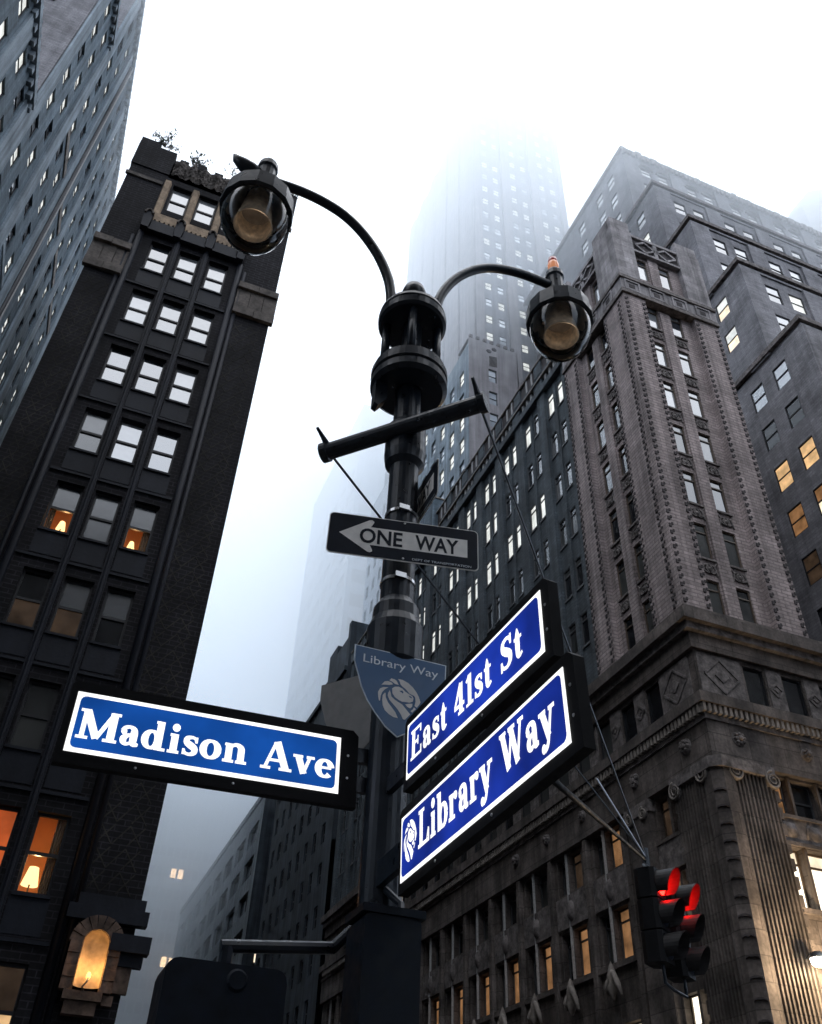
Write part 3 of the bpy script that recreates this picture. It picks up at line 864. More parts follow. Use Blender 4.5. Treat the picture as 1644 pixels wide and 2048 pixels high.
base_band(22.95, 23.5, 0.12, 'limestone', 'plinth_course')
base_band(22.45, 22.95, 0.62, 'limestone', 'cornice')
base_band(22.1, 22.45, 0.38, 'carved_stone', 'cornice_bed')
base_band(21.35, 22.1, 0.16, 'limestone', 'bed_moulding')
base_band(18.75, 19.2, 0.36, 'limestone', 'frieze_sill')
base_band(18.15, 18.35, 0.12, 'carved_stone', 'dentil_bed')
base_band(16.55, 18.15, 0.05, 'limestone', 'architrave')
b = MB()
x = 21.75
while x < 36.8:
    b.box(x, x + 0.13, 25.5 - 0.30, 25.5 - 0.02, 18.37, 18.74); x += 0.25
b.build('dentil_course', 'pale_stone', B, kind='stuff')
b = MB(); y = 25.45
while y < 75:
    b.box(22 - 0.30, 22 - 0.02, y, y + 0.13, 18.37, 18.74); y += 0.25
b.build('dentil_course', 'pale_stone', B, kind='stuff')
MB().box(22.02, 37, 25.55, 25.9, 18.34, 18.76).box(22.02, 22.4, 25.9, 75.8, 18.34, 18.76).build('dentil_back', 'shadow_brick', B)
# frieze windows and carved panels
frF = [(2.45 + 2.0 * k, 1.05) for k in range(6)]
frS = [(yl(29.1 + 2.0 * k), 1.05) for k in range(22)]
for F, frs, u0, u1 in ((FF, frF, 0.03, 14.9), (FL, frS, yl(75.7), yl(25.54))):
    facade('frieze_wall', F @ T(0, 0.03, 0), u0, u1, 19.2, 21.35, [(u, u + w, 19.42, 21.15) for u, w in frs], 0.2, 'limestone', B)
    for u, w in frs:
        window(B, F, u, 19.42, w, 1.73, 0.16, 'glass_dim', 'single', 'window_frame', 0.06)
    big = (0.12, 2.3) if F is FF else (yl(28.0), yl(25.95))
    panels = [big] + ([(u + w + 0.08, u + 2.0 - 0.08) for u, w in frs[:6]] if F is FF else [(u - 0.87, u - 0.08) for u, w in frs[:7]])
    for a0, a1 in panels:
        c = (a0 + a1) / 2; hw = min((a1 - a0) / 2, 1.0) * 0.84
        MB().box(a0, a1, -0.02, 0.05, 19.35, 21.25).build('carved_panel', 'carved_stone', B, F)
        d = [(c - hw, 20.3), (c, 20.3 + hw * 0.92), (c + hw, 20.3), (c, 20.3 - hw * 0.92)]
        q_ = MB()
        for q in range(4):
            a, e2 = d[q], d[(q + 1) % 4]
            q_.bar((a[0], -0.015, a[1]), (e2[0], -0.015, e2[1]), 0.09, 0.05)
        d2 = [(c - hw * .4, 20.3), (c, 20.3 + hw * 0.37), (c + hw * .4, 20.3), (c, 20.3 - hw * 0.37)]
        q_.prism(d2, -0.07, -0.015)
        q_.build('diamond', 'carved_stone', B, F)
# bosses on the architrave
for F, us in ((FF, (1.35, 4.6, 8, 11.4)), (FL, (yl(26.9), yl(30.6), yl(35), yl(38.4), yl(41.7)))):
    for u in us:
        b = MB()
        b.lathe([(0.0, 0.26), (0.09, 0.24), (0.13, 0.12), (0.30, 0.05), (0.32, 0.0)], n=12, M=T(u, -0.04, 17.55) @ Matrix.Rotation(R(90), 4, 'X'))
        for q in range(8):
            a = q * math.pi / 4
            b.lathe([(0.0, 0.2), (0.07, 0.17), (0.09, 0.05)], n=6, M=T(u + 0.19 * math.cos(a), -0.04, 17.55 + 0.19 * math.sin(a)) @ Matrix.Rotation(R(90), 4, 'X'))
        kx = random.uniform(0.85, 1.12)
        b.build('rosette', 'carved_stone', B, F @ T(u, 0, 17.55) @ Matrix.Rotation(R(random.uniform(-20, 20)), 4, 'Y') @ Matrix.Diagonal((kx, random.uniform(.8, 1.1), kx, 1)) @ T(-u, 0, -17.55))
# fluted corner pier: chamfered plan with grooves
plan = []
def flute_run(p0, p1, n_, nrm):
    p0, p1, nrm = Vector(p0), Vector(p1), Vector(nrm)
    for i in range(n_):
        for f_, dd in ((0.0, 0), (0.2, 0), (0.3, .08), (0.5, .11), (0.7, .08), (0.8, 0)):
            plan.append(p0.lerp(p1, (i + f_) / n_) + nrm * dd)


plan.append(Vector((24.42, 26.2)))
flute_run((24.42, 25.28), (22.62, 25.28), 10, (0, 1))
plan.append(Vector((22.60, 25.28))); plan.append(Vector((22.52, 25.20)))
plan.append(Vector((22.08, 25.18))); plan.append(Vector((21.75, 25.52))); plan.append(Vector((21.75, 25.95)))
flute_run((21.80, 26.05), (21.80, 27.85), 10, (1, 0))
plan.append(Vector((21.80, 27.87))); plan.append(Vector((22.5, 27.87))); plan.append(Vector((22.5, 26.2)))
MB().vprism([tuple(q) for q in plan], 0.0, 16.1).build('fluted_pier', 'limestone', B, tri=True)
for k in range(15):
    z = 6.4 + k * 0.63
    b = MB()
    b.prism([(-0.20, 0.01), (-0.22, -0.07), (-0.1, 0.0), (0.0, -0.025), (0.1, 0.0), (0.22, -0.07), (0.20, 0.01), (0.06, 0.055), (-0.06, 0.055)], -0.08, 0.02)
    b.build('hook_bracket', 'shadow_brick', B, T(21.90, 25.36, z) @ Matrix.Rotation(R(-45), 4, 'Z'), tri=True)  # dark hooks, the brackets' shadow put into their colour
    MB().box(24.42, 24.62, 25.33, 25.6, z, z + 0.42).build('edge_block', 'limestone', B)
    MB().box(21.85, 22.1, 27.87, 28.05, z, z + 0.42).build('edge_block', 'limestone', B)
MB().vprism([(24.55, 26), (24.55, 25.2), (22.0, 25.08), (21.65, 25.45), (21.68, 28.0), (22.6, 28.0), (22.6, 26)], 16.1, 16.53).build('capital', 'carved_stone', B)


def volute(F, u, z, parent, r=0.36, y=-0.30):
    b = MB()
    pts = []; rr = []
    for i in range(40):
        t = i / 39; a = t * 4.4 * math.pi
        q = r * (1 - t * 0.86)
        pts.append((u + q * math.cos(a + 1.6), y, z + q * math.sin(a + 1.6))); rr.append(0.052 * (1 - 0.5 * t))
    b.tube(pts, rr, 6)
    b.build('volute', 'pale_stone', parent, F, smooth=True)
    MB().lathe([(0, 0.03), (r * 0.95, 0.02), (r * 0.95, -0.10)], n=18, M=T(u, y + 0.06, z) @ Matrix.Rotation(R(90), 4, 'X')).build('volute_disc', 'carved_stone', parent, F)


volute(FF, 0.72, 16.05, B); volute(FF, 2.40, 16.0, B)
volute(FL, yl(26.0), 16.05, B); volute(FL, yl(27.75), 16.0, B)
# front bay windows in the base
G = FF @ T(0, 0.2, 0)
fw_ = [(2.72, 0.78), (3.62, 1.22), (5.0, 1.22), (6.4, 1.22)]
ops = []
for u, w in fw_:
    for z0, z1 in ((4.2, 8.2), (11.55, 13.75), (14.95, 16.45)):
        ops.append((u, u + w, z0, z1))
facade('base_wall', G, 2.4, 14.9, 0, 16.56, ops, 0.45, 'limestone', B)
for i, (u, w) in enumerate(fw_):
    window(B, G, u, 11.55, w, 2.2, 0.38, 'lit_bright', 'transom', 'bronze_frame', 0.07, pane2='lit_cream')
    window(B, G, u, 14.95, w, 1.5, 0.38, 'lit_dim' if i == 0 else 'glass_dim', 'double', 'frame_grey', 0.06)
    window(B, G, u, 4.2, w, 4.0, 0.38, 'lit_cream', 'transom', 'bronze_frame', 0.08)
for u in (3.52, 4.88, 6.28):
    MB().box(u - 0.03, u + 0.08, -0.06, 0.05, 11.5, 16.5).build('mullion', 'bronze_frame', B, G)
MB().box(2.62, 7.7, -0.09, 0.03, 13.9, 14.8).build('spandrel', 'carved_stone', B, G)
MB().box(2.5, 7.8, -0.16, 0.03, 14.8, 14.93).box(2.5, 7.8, -0.14, 0.03, 13.77, 13.9).box(2.5, 7.8, -0.2, 0.4, 11.35, 11.52).build('ledge', 'limestone', B, G)
for u in (3.1, 4.2, 5.6, 7.0):
    MB().lathe([(0.0, 0.10), (0.2, 0.07), (0.3, 0.0)], n=12, M=T(u, -0.09, 14.35) @ Matrix.Rotation(R(90), 4, 'X')).tube([(u - 0.42, -0.1, 14.1), (u - 0.36, -0.11, 14.5), (u - 0.24, -0.1, 14.62)], 0.05, 5).build('medallion', 'carved_stone', B, G, smooth=True)
# side-street bays in the base
G = FL @ T(0, 0.2, 0)
bays = [31.72 + 3.3 * k for k in range(13)]
ops = []; wl_ = []
for k, s0 in enumerate(bays):
    for d0, d1 in ((0.82, 1.98), (2.14, 3.06)):
        for z0, z1 in ((5.2, 8.9), (11.1, 13.1), (14.72, 16.4)):
            ops.append((yl(s0 + d1), yl(s0 + d0), z0, z1)); wl_.append((k, d0 < 1, z0, yl(s0 + d1), d1 - d0, z1 - z0))
for d0, d1 in ((28.15, 28.75), (28.9, 29.75)):
    for z0, z1 in ((5.2, 9.2), (11.3, 13.3), (14.72, 16.4)):
        ops.append((yl(d1), yl(d0), z0, z1)); wl_.append((-1, d0 < 28.5, z0, yl(d1), d1 - d0, z1 - z0))
facade('base_wall', G, yl(75.7), yl(27.87), 0, 16.56, ops, 0.4, 'limestone', B)
for k, near, z0, u, w, h in wl_:
    pm, p2 = 'glass_dim', None
    if k == -1: pm, p2 = {5.2: ('lit_bright', None), 11.3: ('lit_bright', 'lit_dim'), 14.72: ('lit_faint', None)}[z0]
    elif z0 == 11.1: pm = 'lit_dim' if near else 'glass_dim'
    elif z0 == 14.72 and near and k == 0: pm = 'lit_dim'
    elif z0 == 14.72 and near and k == 1: pm = 'lit_faint'
    elif z0 == 5.2: pm = 'lit_cream' if (k % 2 == 0 and near) else ('lit_dim' if near else 'glass_dim')
    window(B, G, u, z0, w, h, 0.34, pm, 'transom', 'bronze_frame' if k < 0 else 'frame_grey', 0.06, pane2=p2)
for k, s0 in enumerate(bays):
    MB().box(yl(s0 + 0.30), yl(s0 + 0.02), -0.22, 0.05, 4, 16.5).build('bay_mullion', 'limestone', B, G)
    MB().box(yl(s0 + 2.09), yl(s0 + 2.03), -0.12, 0.05, 11.1, 16.5).build('slim_mullion', 'frame_pale', B, G)
    MB().box(yl(s0 + 3.2), yl(s0 + 0.5), -0.10, 0.03, 13.25, 14.6).build('spandrel', 'carved_stone', B, G)
    MB().box(yl(s0 + 3.3), yl(s0 + 0.35), -0.16, 0.4, 10.85, 11.07).build('ledge', 'limestone', B, G)
    if k < 8:
        c = yl(s0 + 1.9)
        MB().lathe([(0.0, 0.14), (0.22, 0.10), (0.32, 0.0)], n=10, M=T(c, -0.10, 13.9) @ Matrix.Diagonal((1, 1, 1.5, 1)) @ Matrix.Rotation(R(90), 4, 'X')).build('cartouche', 'carved_stone', B, G, smooth=True)
        # carved canopy with a crouching figure under the ledge
        c = yl(s0 + 2.1)
        b = MB()
        b.lathe([(0.0, 11.15), (0.10, 10.95), (0.22, 10.6), (0.16, 10.35), (0.28, 10.1), (0.05, 9.7)], (c, -0.28), 8)
        b.tube([(c + 0.1, -0.35, 10.75), (c + 0.34, -0.42, 10.6), (c + 0.55, -0.40, 10.2), (c + 0.66, -0.35, 9.8)], [0.07, 0.12, 0.13, 0.07], 6)
        b.tube([(c - 0.1, -0.4, 10.5), (c - 0.3, -0.45, 10.2), (c - 0.25, -0.4, 9.9)], [0.06, 0.09, 0.04], 6)
        b.build('carved_finial', 'pale_stone', B, G, smooth=True)
MB().box(yl(31.5), yl(29.9), -0.28, 0.05, 0, 16.0).build('pilaster', 'limestone', B, G)
MB().box(yl(31.6), yl(29.8), -0.34, 0.05, 16.0, 16.5).build('capital', 'carved_stone', B, G)
volute(FL, yl(31.2), 16.0, B, 0.26, -0.18); volute(FL, yl(30.2), 16.0, B, 0.26, -0.18)
MB().box(yl(29.85), yl(28.05), -0.12, 0.03, 13.45, 14.55).build('spandrel', 'carved_stone', B, G)
MB().box(yl(29.85), yl(28.05), -0.16, 0.4, 11.05, 11.25).build('ledge', 'limestone', B, G)
MB().box(yl(29.85), yl(28.05), -0.16, 0.03, 14.56, 14.7).build('ledge', 'limestone', B, G)
MB().box(22.6, 37, 26.0, 75, 0, 0.05).build('floor_slab', 'roofing', B)

# bright flood lamp on the corner building's front
FLP = Vector((24.06, 24.75, 9.62))
fl = thing('flood_lamp', 'dazzling warm flood lamp on a bracket beside the fluted pier', 'lamp', FLP)
MB().tube([FLP + Vector((0, 0.56, 0.1)), FLP + Vector((0, 0.35, 0.22)), FLP + Vector((0, 0.12, 0.1))], 0.03, 8).build('bracket', 'black_paint', fl)
MB().lathe([(0.0, 0.24), (0.16, 0.20), (0.27, 0.02)], n=16, M=T(*FLP)).build('hood', 'black_paint', fl, smooth=True)
MB().lathe([(0.25, 0.0), (0.24, -0.12), (0.16, -0.22), (0.0, -0.27)], n=20, M=T(*FLP)).build('bulb', 'flood_glow', fl, smooth=True)
ld = bpy.data.lights.new('lamp_light', 'POINT'); ld.energy = 1500; ld.color = (1.0, 0.74, 0.46); ld.shadow_soft_size = 0.2
lo = bpy.data.objects.new('lamp_light', ld); col.objects.link(lo); lo.parent = fl; lo.matrix_parent_inverse = INV[fl]
lo.matrix_basis = T(FLP.x + 0.1, FLP.y - 0.62, FLP.z - 0.30)

# ================================================================== STEPPED BUILDING behind the corner building
C = thing('stepped_building', 'stepped grey brick building rising behind the corner building, arched top windows', 'building', (37, 26.1, 0))
tiers = [(26.1, 51.7), (29.2, 62.7), (32.5, 73.8), (35.6, 84.7), (38.8, 97.0)]
rnd = random.Random(5)
CX1 = 104.0
for k, (y0, zt) in enumerate(tiers):
    zb = 23.0 if k == 0 else tiers[k - 1][1] - 0.6
    F1 = frame((37, y0, 0), 0)
    F2 = frame((37, 62, 0), -90)
    ncol = 6 if k < 4 else 7
    sl = []
    z = zt - 4.0
    while z > zb + 0.4 and len(sl) < 6:
        sl.append(z); z -= 3.7
    cf = []
    for q in range(ncol):
        for d in (2.1, 4.35): cf.append(d + 6.0 * q)
    last = k == 4
    ops = [(u, u + 1.35, z, z + (1.5 if last and z == sl[0] else 2.05)) for u in cf for z in sl]
    facade('front_wall', F1, 0, CX1 - 37, zb, zt, ops, 0.16, 'court_brick', C)
    for u in cf:
        for z in sl:
            r_ = rnd.random()
            pm = 'glass_sky'
            if k == 1: pm = 'glow_white' if r_ < 0.8 else 'glass_sky'
            if k == 0: pm = 'glass_dark'
            arch = last and z == sl[0]
            window(C, F1, u, z, 1.35, 1.5 if arch else 2.05, 0.09, pm, 'double', 'window_frame', 0.07)
            if arch:
                b = MB()
                pts = [(u + 0.675 + 0.86 * math.cos(t), -0.05, z + 1.35 + 0.8 * math.sin(t)) for t in [math.pi * i / 10 for i in range(11)]]
                b.tube(pts, 0.12, 6)
                b.build('arch_hood', 'carved_stone', C, F1)
                b = MB()
                fan = [(u + 0.675 + 0.72 * math.cos(t), z + 1.5 + 0.6 * math.sin(t)) for t in [math.pi * i / 8 for i in range(9)]]
                b.prism(fan, -0.03, 0.02)
                b.build('arch_panel', 'shadow_brick', C, F1)  # dark half-disc, the shade of an arched recess put into colour
    for q in range(ncol + 1):
        a0 = 0.0 if q == 0 else 6.0 * q - 0.05
        w = 1.75 if q == 0 else 1.75
        MB().box(a0, a0 + w, -0.22, 0.05, zb, zt - 0.9).build('front_pier', 'court_brick', C, F1)
    yb = y0 + 12.5
    cu = [(62 - (y0 + 2.05 + 1.3), 1.3), (62 - (y0 + 4.4 + 1.3), 1.3), (62 - (y0 + 8.3 + 1.3), 1.3)]
    ops = [(u, u + w, z, z + 2.05) for u, w in cu for z in sl]
    facade('side_wall', F2, 2.0, 62 - y0, zb, zt, ops, 0.16, 'court_brick', C)
    for ui, (u, w) in enumerate(cu):
        for zi, z in enumerate(sl):
            pm, p2 = 'glass_sky', None
            if k == 1: pm, p2 = 'lit_cream', 'glow_white'
            if k == 0:
                pm = ('glass_sky', 'glass_dim', 'lit_amber', 'lit_dim', 'lit_faint', 'glass_dim')[zi]
                if zi == 3 and ui == 0: pm, p2 = 'lit_cream', 'lit_dim'
            if k == 3 and zi == 1 and ui == 0: pm = 'glow_white'
            window(C, F2, u, z, w, 2.05, 0.09, pm, 'double', 'window_frame', 0.07, pane2=p2)
    MB().box(62 - y0 - 1.75, 62 - y0 + 0.22, -0.18, 0.05, zb, zt - 0.9).build('side_pier', 'court_brick', C, F2)
    # coping and ledge, then the terrace roof
    MB().box(-0.3, CX1 - 37, -0.3, 0.4, zt - 0.45, zt).build('coping', 'carved_stone', C, F1)
    MB().box(-0.3, -0.0, 0.4, 23, zt - 0.45, zt).build('coping', 'carved_stone', C, F1)
    MB().box(-0.08, CX1 - 37, -0.12, 0.05, zt - 0.9, zt - 0.62).build('string_course', 'court_brick', C, F1)
    MB().quad((0, 0, zt - 0.1), (CX1 - 37, 0, zt - 0.1), (CX1 - 37, 23, zt - 0.1), (0, 23, zt - 0.1)).build('terrace', 'roofing', C, F1)
F1 = frame((37, 38.8, 0), 0)
b = MB(); u = -0.2
while u < CX1 - 37:
    b.box(u, u + 0.36, -0.5, -0.28, 95.6, 96.5); u += 0.62
b.build('corbel_row', 'carved_stone', C, F1, kind='stuff')
b = MB(); u = -0.1
while u < CX1 - 37:
    h = random.uniform(0.25, 0.75); b.box(u, u + random.uniform(0.5, 0.9), -0.15, 0.2, 97.0, 97.0 + h); u += 1.0
b.build('cresting', 'carved_stone', C, F1, kind='stuff')
oc = [(91.5 + 12.5 * math.cos(R(22.5 + 45 * i)), 52 + 8.5 * math.sin(R(22.5 + 45 * i))) for i in range(8)]
o2 = [(91.5 + 6.5 * math.cos(R(22.5 + 45 * i)), 52 + 4.5 * math.sin(R(22.5 + 45 * i))) for i in range(8)]
MB().vprism(oc, 96.5, 129.0).build('penthouse', 'court_brick', C)
b = MB(); b.v = [Vector((x, y, 129)) for x, y in oc] + [Vector((x, y, 139)) for x, y in o2] + [Vector((91.5, 52, 142))]
b.f = [[i, (i + 1) % 8, 8 + (i + 1) % 8, 8 + i] for i in range(8)] + [[8 + i, 8 + (i + 1) % 8, 16] for i in range(8)]
b.build('penthouse_roof', 'grey_brick', C)

# ================================================================== TALL GREY BUILDING at the far left
L = thing('grey_tower_block', 'tall grey building with dark narrow windows and stepped roof, left of the dark tower', 'building', (-13.5, 38, 0))
FG = frame((-13.5, 0, 0), 90)            # u = y
blocks = [(6.0, 32.0, 53.0), (32.0, 37.7, 74.7), (37.7, 74.0, 86.2)]
colG = {0: [16.9, 19.2, 22.4, 24.7, 27.9, 30.1], 1: [33.75, 35.95], 2: [39.6, 41.9, 45.0, 47.3, 50.4, 52.7, 55.8, 58.1, 61.2, 63.5, 66.6]}
rnd = random.Random(21)
for k, (y0, y1, zt) in enumerate(blocks):
    zr = [78.2 - 3.55 * i for i in range(15)]
    zr = [z for z in zr if z + 2.4 < zt and z > (36 if k < 2 else 32)]
    if k == 2: zr = [81.75] + zr
    ops = [(u, u + 1.05, z, z + 1.85) for u in colG[k] for z in zr]
    facade('wall', FG, y0, y1, 0, zt, ops, 0.24, 'grey_brick', L)
    for u in colG[k]:
        for z in zr:
            window(L, FG, u, z, 1.05, 1.85, 0.15, 'glow_white' if rnd.random() < 0.72 else 'glass_sky', 'double', 'window_frame', 0.06)  # glow on most panes stands in for bright sky reflections
    # wall towards the avenue, back and roof of each step
    zlo = 0 if k == 0 else blocks[k - 1][2] - 1
    MB().quad((y0, 0, zlo), (y0, 22, zlo), (y0, 22, zt), (y0, 0, zt)).build('end_wall', 'court_brick', L, FG)
    MB().quad((y0, 0, zt - 0.4), (y1, 0, zt - 0.4), (y1, 22, zt - 0.4), (y0, 22, zt - 0.4)).build('roof', 'roofing', L, FG)
    MB().box(y0 - 0.1, y1, -0.35, 0.1, zt - 0.5, zt).build('cornice', 'grey_pier', L, FG)
    b = MB(); u = y0
    while u < y1:
        b.box(u, u + 0.32, -0.28, 0.0, zt - 1.05, zt - 0.52); b.lathe([(0.0, 0.3), (0.12, 0.15), (0.1, 0.0)], n=6, M=T(u + 0.16, -0.25, zt)); u += 0.8
    b.build('bracket_row', 'grey_pier', L, FG, kind='stuff')
MB().quad((74, 0, 0), (74, 22, 0), (74, 22, 86), (74, 0, 86)).build('end_wall', 'grey_brick', L, FG)
for u0, u1, zt in ((32.0, 33.3, 73.6), (37.72, 39.1, 85.1), (43.3, 44.6, 85.1), (48.7, 50.0, 85.1), (54.1, 55.4, 85.1), (59.5, 60.8, 85.1), (31.4, 31.98, 52.0), (26.1, 27.4, 52.0), (20.8, 22.0, 52.0)):
    MB().box(u0, u1, -0.16, 0.05, 0, zt).build('pier', 'grey_pier', L, FG)
for y0, y1 in ((38.9, 43.2), (44.7, 48.6), (50.1, 54.0), (55.5, 59.4), (60.9, 73.9)):
    MB().box(y0, y1, -0.10, 0.05, 63.05, 63.75).build('belt_course', 'pale_stone', L, FG)
    MB().box(y0, y1, -0.06, 0.05, 49.0, 49.4).build('belt_course', 'grey_pier', L, FG)
MB().tube([(44.75, -0.3, 20), (44.75, -0.3, 84.6)], 0.11, 8).build('drain_pipe', 'frame_pale', L, FG)
MB().tube([(44.5, -0.22, 20), (44.5, -0.22, 84.6)], 0.16, 8).build('drain_pipe', 'window_frame', L, FG)
# windows in the avenue-facing end walls
FE = frame((-35, 32.0, 0), 0)
for u, z in ((17.5, 61.0), (17.5, 57.4), (13.0, 61.0), (17.5, 66)):
    window(L, FE, u, z, 1.7, 2.2, -0.06, 'glass_far', 'double', 'window_frame', 0.08)

# ================================================================== SKYSCRAPER fading into the cloud
S = thing('skyscraper', 'pale stone skyscraper fading upward into white fog', 'skyscraper', (36, 62, 0))
FS = frame((30, 62, 0), 0)
colS_ = [1.5, 3.3, 6.35, 8.2, 11.4, 13.3]
zs = [84.4 + 3.42 * i for i in range(19)]
G = FS @ T(0, 0.25, 0)
ops = [(u, u + 0.95, z, z + 1.5) for u in colS_ for z in zs]
facade('wall', G, 0, 15.5, 60, 150, ops, 0.25, 'tower_recess', S)
rnd = random.Random(9)
for u in colS_:
    for z in zs:
        window(S, G, u, z, 0.95, 1.5, 0.08, 'glow_white' if rnd.random() < 0.55 else 'glass_far', 'double', 'frame_grey', 0.05)  # glowing and pale panes stand in for reflected sky
for u0, u1 in ((0, 1.1), (4.6, 5.9), (9.6, 10.9), (14.6, 15.5)):
    MB().box(u0, u1, -0.25, 0.3, 60, 150).build('pier', 'tower_stone', S, FS)
MB().quad((0, 0, 0), (0, 28, 0), (0, 28, 150), (0, 0, 150)).quad((15.5, 0, 0), (15.5, 28, 0), (15.5, 28, 150), (15.5, 0, 150)).quad((0, 0, 150), (15.5, 0, 150), (15.5, 28, 150), (0, 28, 150)).build('side_wall', 'tower_stone', S, FS)
for y_ in (5, 10, 15, 20, 25):
    MB().box(-0.25, 0.05, y_, y_ + 2.2, 60, 150).build('pier', 'tower_stone', S, FS)
# lower shoulder in front
F1 = frame((28, 60, 0), 0)
ops = [(2.5, 3.5, z, z + 2.1) for z in (56.5, 60.0, 63.4, 66.8, 70.2, 73.7, 77.4)]
facade('shoulder_wall', F1, 0, 6.3, 0, 84, ops, 0.25, 'tower_stone', S)
for o in ops: window(S, F1, o[0], o[2], 1.0, 2.1, 0.18, 'glass_far', 'double', 'frame_grey', 0.06)
F2 = frame((28, 82, 0), -90)
ops = [(82 - y0 - 1.3, 82 - y0, z, z + 2.1) for y0 in (61.3, 64.0, 66.7, 69.4, 72.1) for z in (56.5, 60.0, 63.4, 66.8, 70.2, 73.7, 77.4)]
facade('shoulder_wall', F2, 0, 22, 0, 83, ops, 0.25, 'grey_pier', S)
for o in ops: window(S, F2, o[0], o[2], 1.3, 2.1, 0.18, 'glow_white' if rnd.random() < .35 else 'glass_far', 'double', 'frame_grey', 0.06)
MB().box(0, 6.3, 0.3, 3, 83.9, 84.0).box(6.2, 6.3, 0, 3, 0, 84).build('shoulder_top', 'tower_stone', S, F1)
b = MB()
for i in range(7): b.box(0.1 + i * 0.9, 0.5 + i * 0.9, -0.1, 0.2, 84, 84.5)
for i in range(9): b.bar((2.6, 0.0, 80.1 + i * 0.2), (3.6, 0.0, 80.25 + i * 0.2), 0.07, 0.06)
b.build('carved_crest', 'carved_stone', S, F1, kind='stuff')
for z in (79.9, 83.2): MB().lathe([(0, .1), (.3, .06), (.34, 0)], n=8, M=T(2.6 if z < 80 else 3.3, 0, z if z > 80 else 82.6) @ Matrix.Rotation(R(90), 4, 'X')).build('boss', 'shadow_brick', S, F1)
F3 = frame((34.3, 60.6, 0), 0)
MB().box(0, 12.5, 0, 2, 0, 78.5).build('shoulder_block', 'tower_stone', S, F3)

# ================================================================== FAR SIDE-STREET BUILDINGS
D = thing('dark_row_building', 'dark low row building far down the side street', 'building', (22, 77, 0))
FD = frame((22, 102, 0), -90)
ops = [(1.2 + 2.9 * i, 2.3 + 2.9 * i, z, z + 1.9) for i in range(8) for z in [12 + 3.7 * j for j in range(9)]]
facade('wall', FD, 0, 25, 0, 47.5, ops, 0.3, 'far_dark', D)
for o in ops: window(D, FD, o[0], o[2], 1.1, 1.9, 0.22, 'glass_dim', 'double', 'window_frame', 0.07)
MB().quad((25, 0, 30), (25, 14, 30), (25, 14, 47.5), (25, 0, 47.5)).quad((0, 0, 0), (0, 14, 0), (0, 14, 47.5), (0, 0, 47.5)).quad((0, 0, 47.4), (25, 0, 47.4), (25, 14, 47.4), (0, 14, 47.4)).build('end_wall', 'far_dark', D, FD)
for a0, a1, z1 in ((24.2, 25, 53.2), (20.5, 24.2, 51.5), (17.6, 20.5, 52.6), (15.5, 17.6, 49.6)):
    MB().box(a0, a1 - 0.02, 0.02, 5, 47.5, z1).build('roof_step', 'far_dark', D, FD)
MB().box(0, 25, -0.3, 0.02, 47.2, 47.7).build('cornice', 'far_dark', D, FD)

E_ = thing('slab_building', 'pale concrete slab building with wide windows far down the side street', 'building', (22, 108, 0))
FE = frame((22, 168, 0), -90)
ops = [(1.5 + 7.2 * i, 6.6 + 7.2 * i, z, z + 2.5) for i in range(8) for z in [6.5 + 4.3 * j for j in range(9)]]
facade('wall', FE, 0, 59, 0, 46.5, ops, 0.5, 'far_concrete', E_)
for o in ops: window(E_, FE, o[0], o[2], 5.1, 2.5, 0.4, 'glass_strip', 'casement', 'frame_grey', 0.12)
MB().quad((59, 0, 0), (59, 16, 0), (59, 16, 46.5), (59, 0, 46.5)).quad((0, 0, 46.4), (59, 0, 46.4), (59, 16, 46.4), (0, 16, 46.4)).build('end_wall', 'far_dark', E_, FE)
MB().box(0, 59, -0.2, 0.1, 46.0, 46.7).build('coping', 'far_concrete', E_, FE)
MB().box(30, 59, 3.0, 15, 46.4, 52.0).build('roof_house', 'far_concrete', E_, FE)
FEf = frame((22, 109, 0), 0)
window(E_, FEf, 1.2, 26.4, 1.7, 2.4, -0.1, 'lit_cream', 'casement', 'window_frame', 0.1)

H = thing('fogbound_glass_tower', 'pale glass tower half lost in fog beyond the side street', 'tower', (36.7, 135, 0))
FH = frame((36.7, 174, 0), -90)
ops = [(1.5 + 6.2 * i, 6.2 + 6.2 * i, z, z + 3.0) for i in range(6) for z in [56 + 5.6 * j for j in range(14)]]
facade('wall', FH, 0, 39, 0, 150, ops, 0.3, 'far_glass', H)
for o in ops: window(H, FH, o[0], o[2], 4.7, 3.0, 0.2, 'glass_strip', 'single', 'frame_grey', 0.1)
FHf = frame((36.7, 135, 0), 0)
ops = [(1.0 + 3.6 * i, 3.8 + 3.6 * i, z, z + 3.0) for i in range(6) for z in [67.2 + 5.6 * j for j in range(10)]]
facade('front_wall', FHf, 0, 24, 0, 150, ops, 0.3, 'far_glass', H)
for o in ops:
    lit = abs(o[2] - 89.6) < 1 and 3 < o[0] < 12
    window(H, FHf, o[0], o[2], 2.8, 3.0, 0.2, 'lit_far' if lit else 'glass_strip', 'single', 'frame_grey', 0.1)
MB().quad((0, 0, 149.9), (24, 0, 149.9), (24, 39, 149.9), (0, 39, 149.9)).build('roof', 'far_glass', H, FHf)

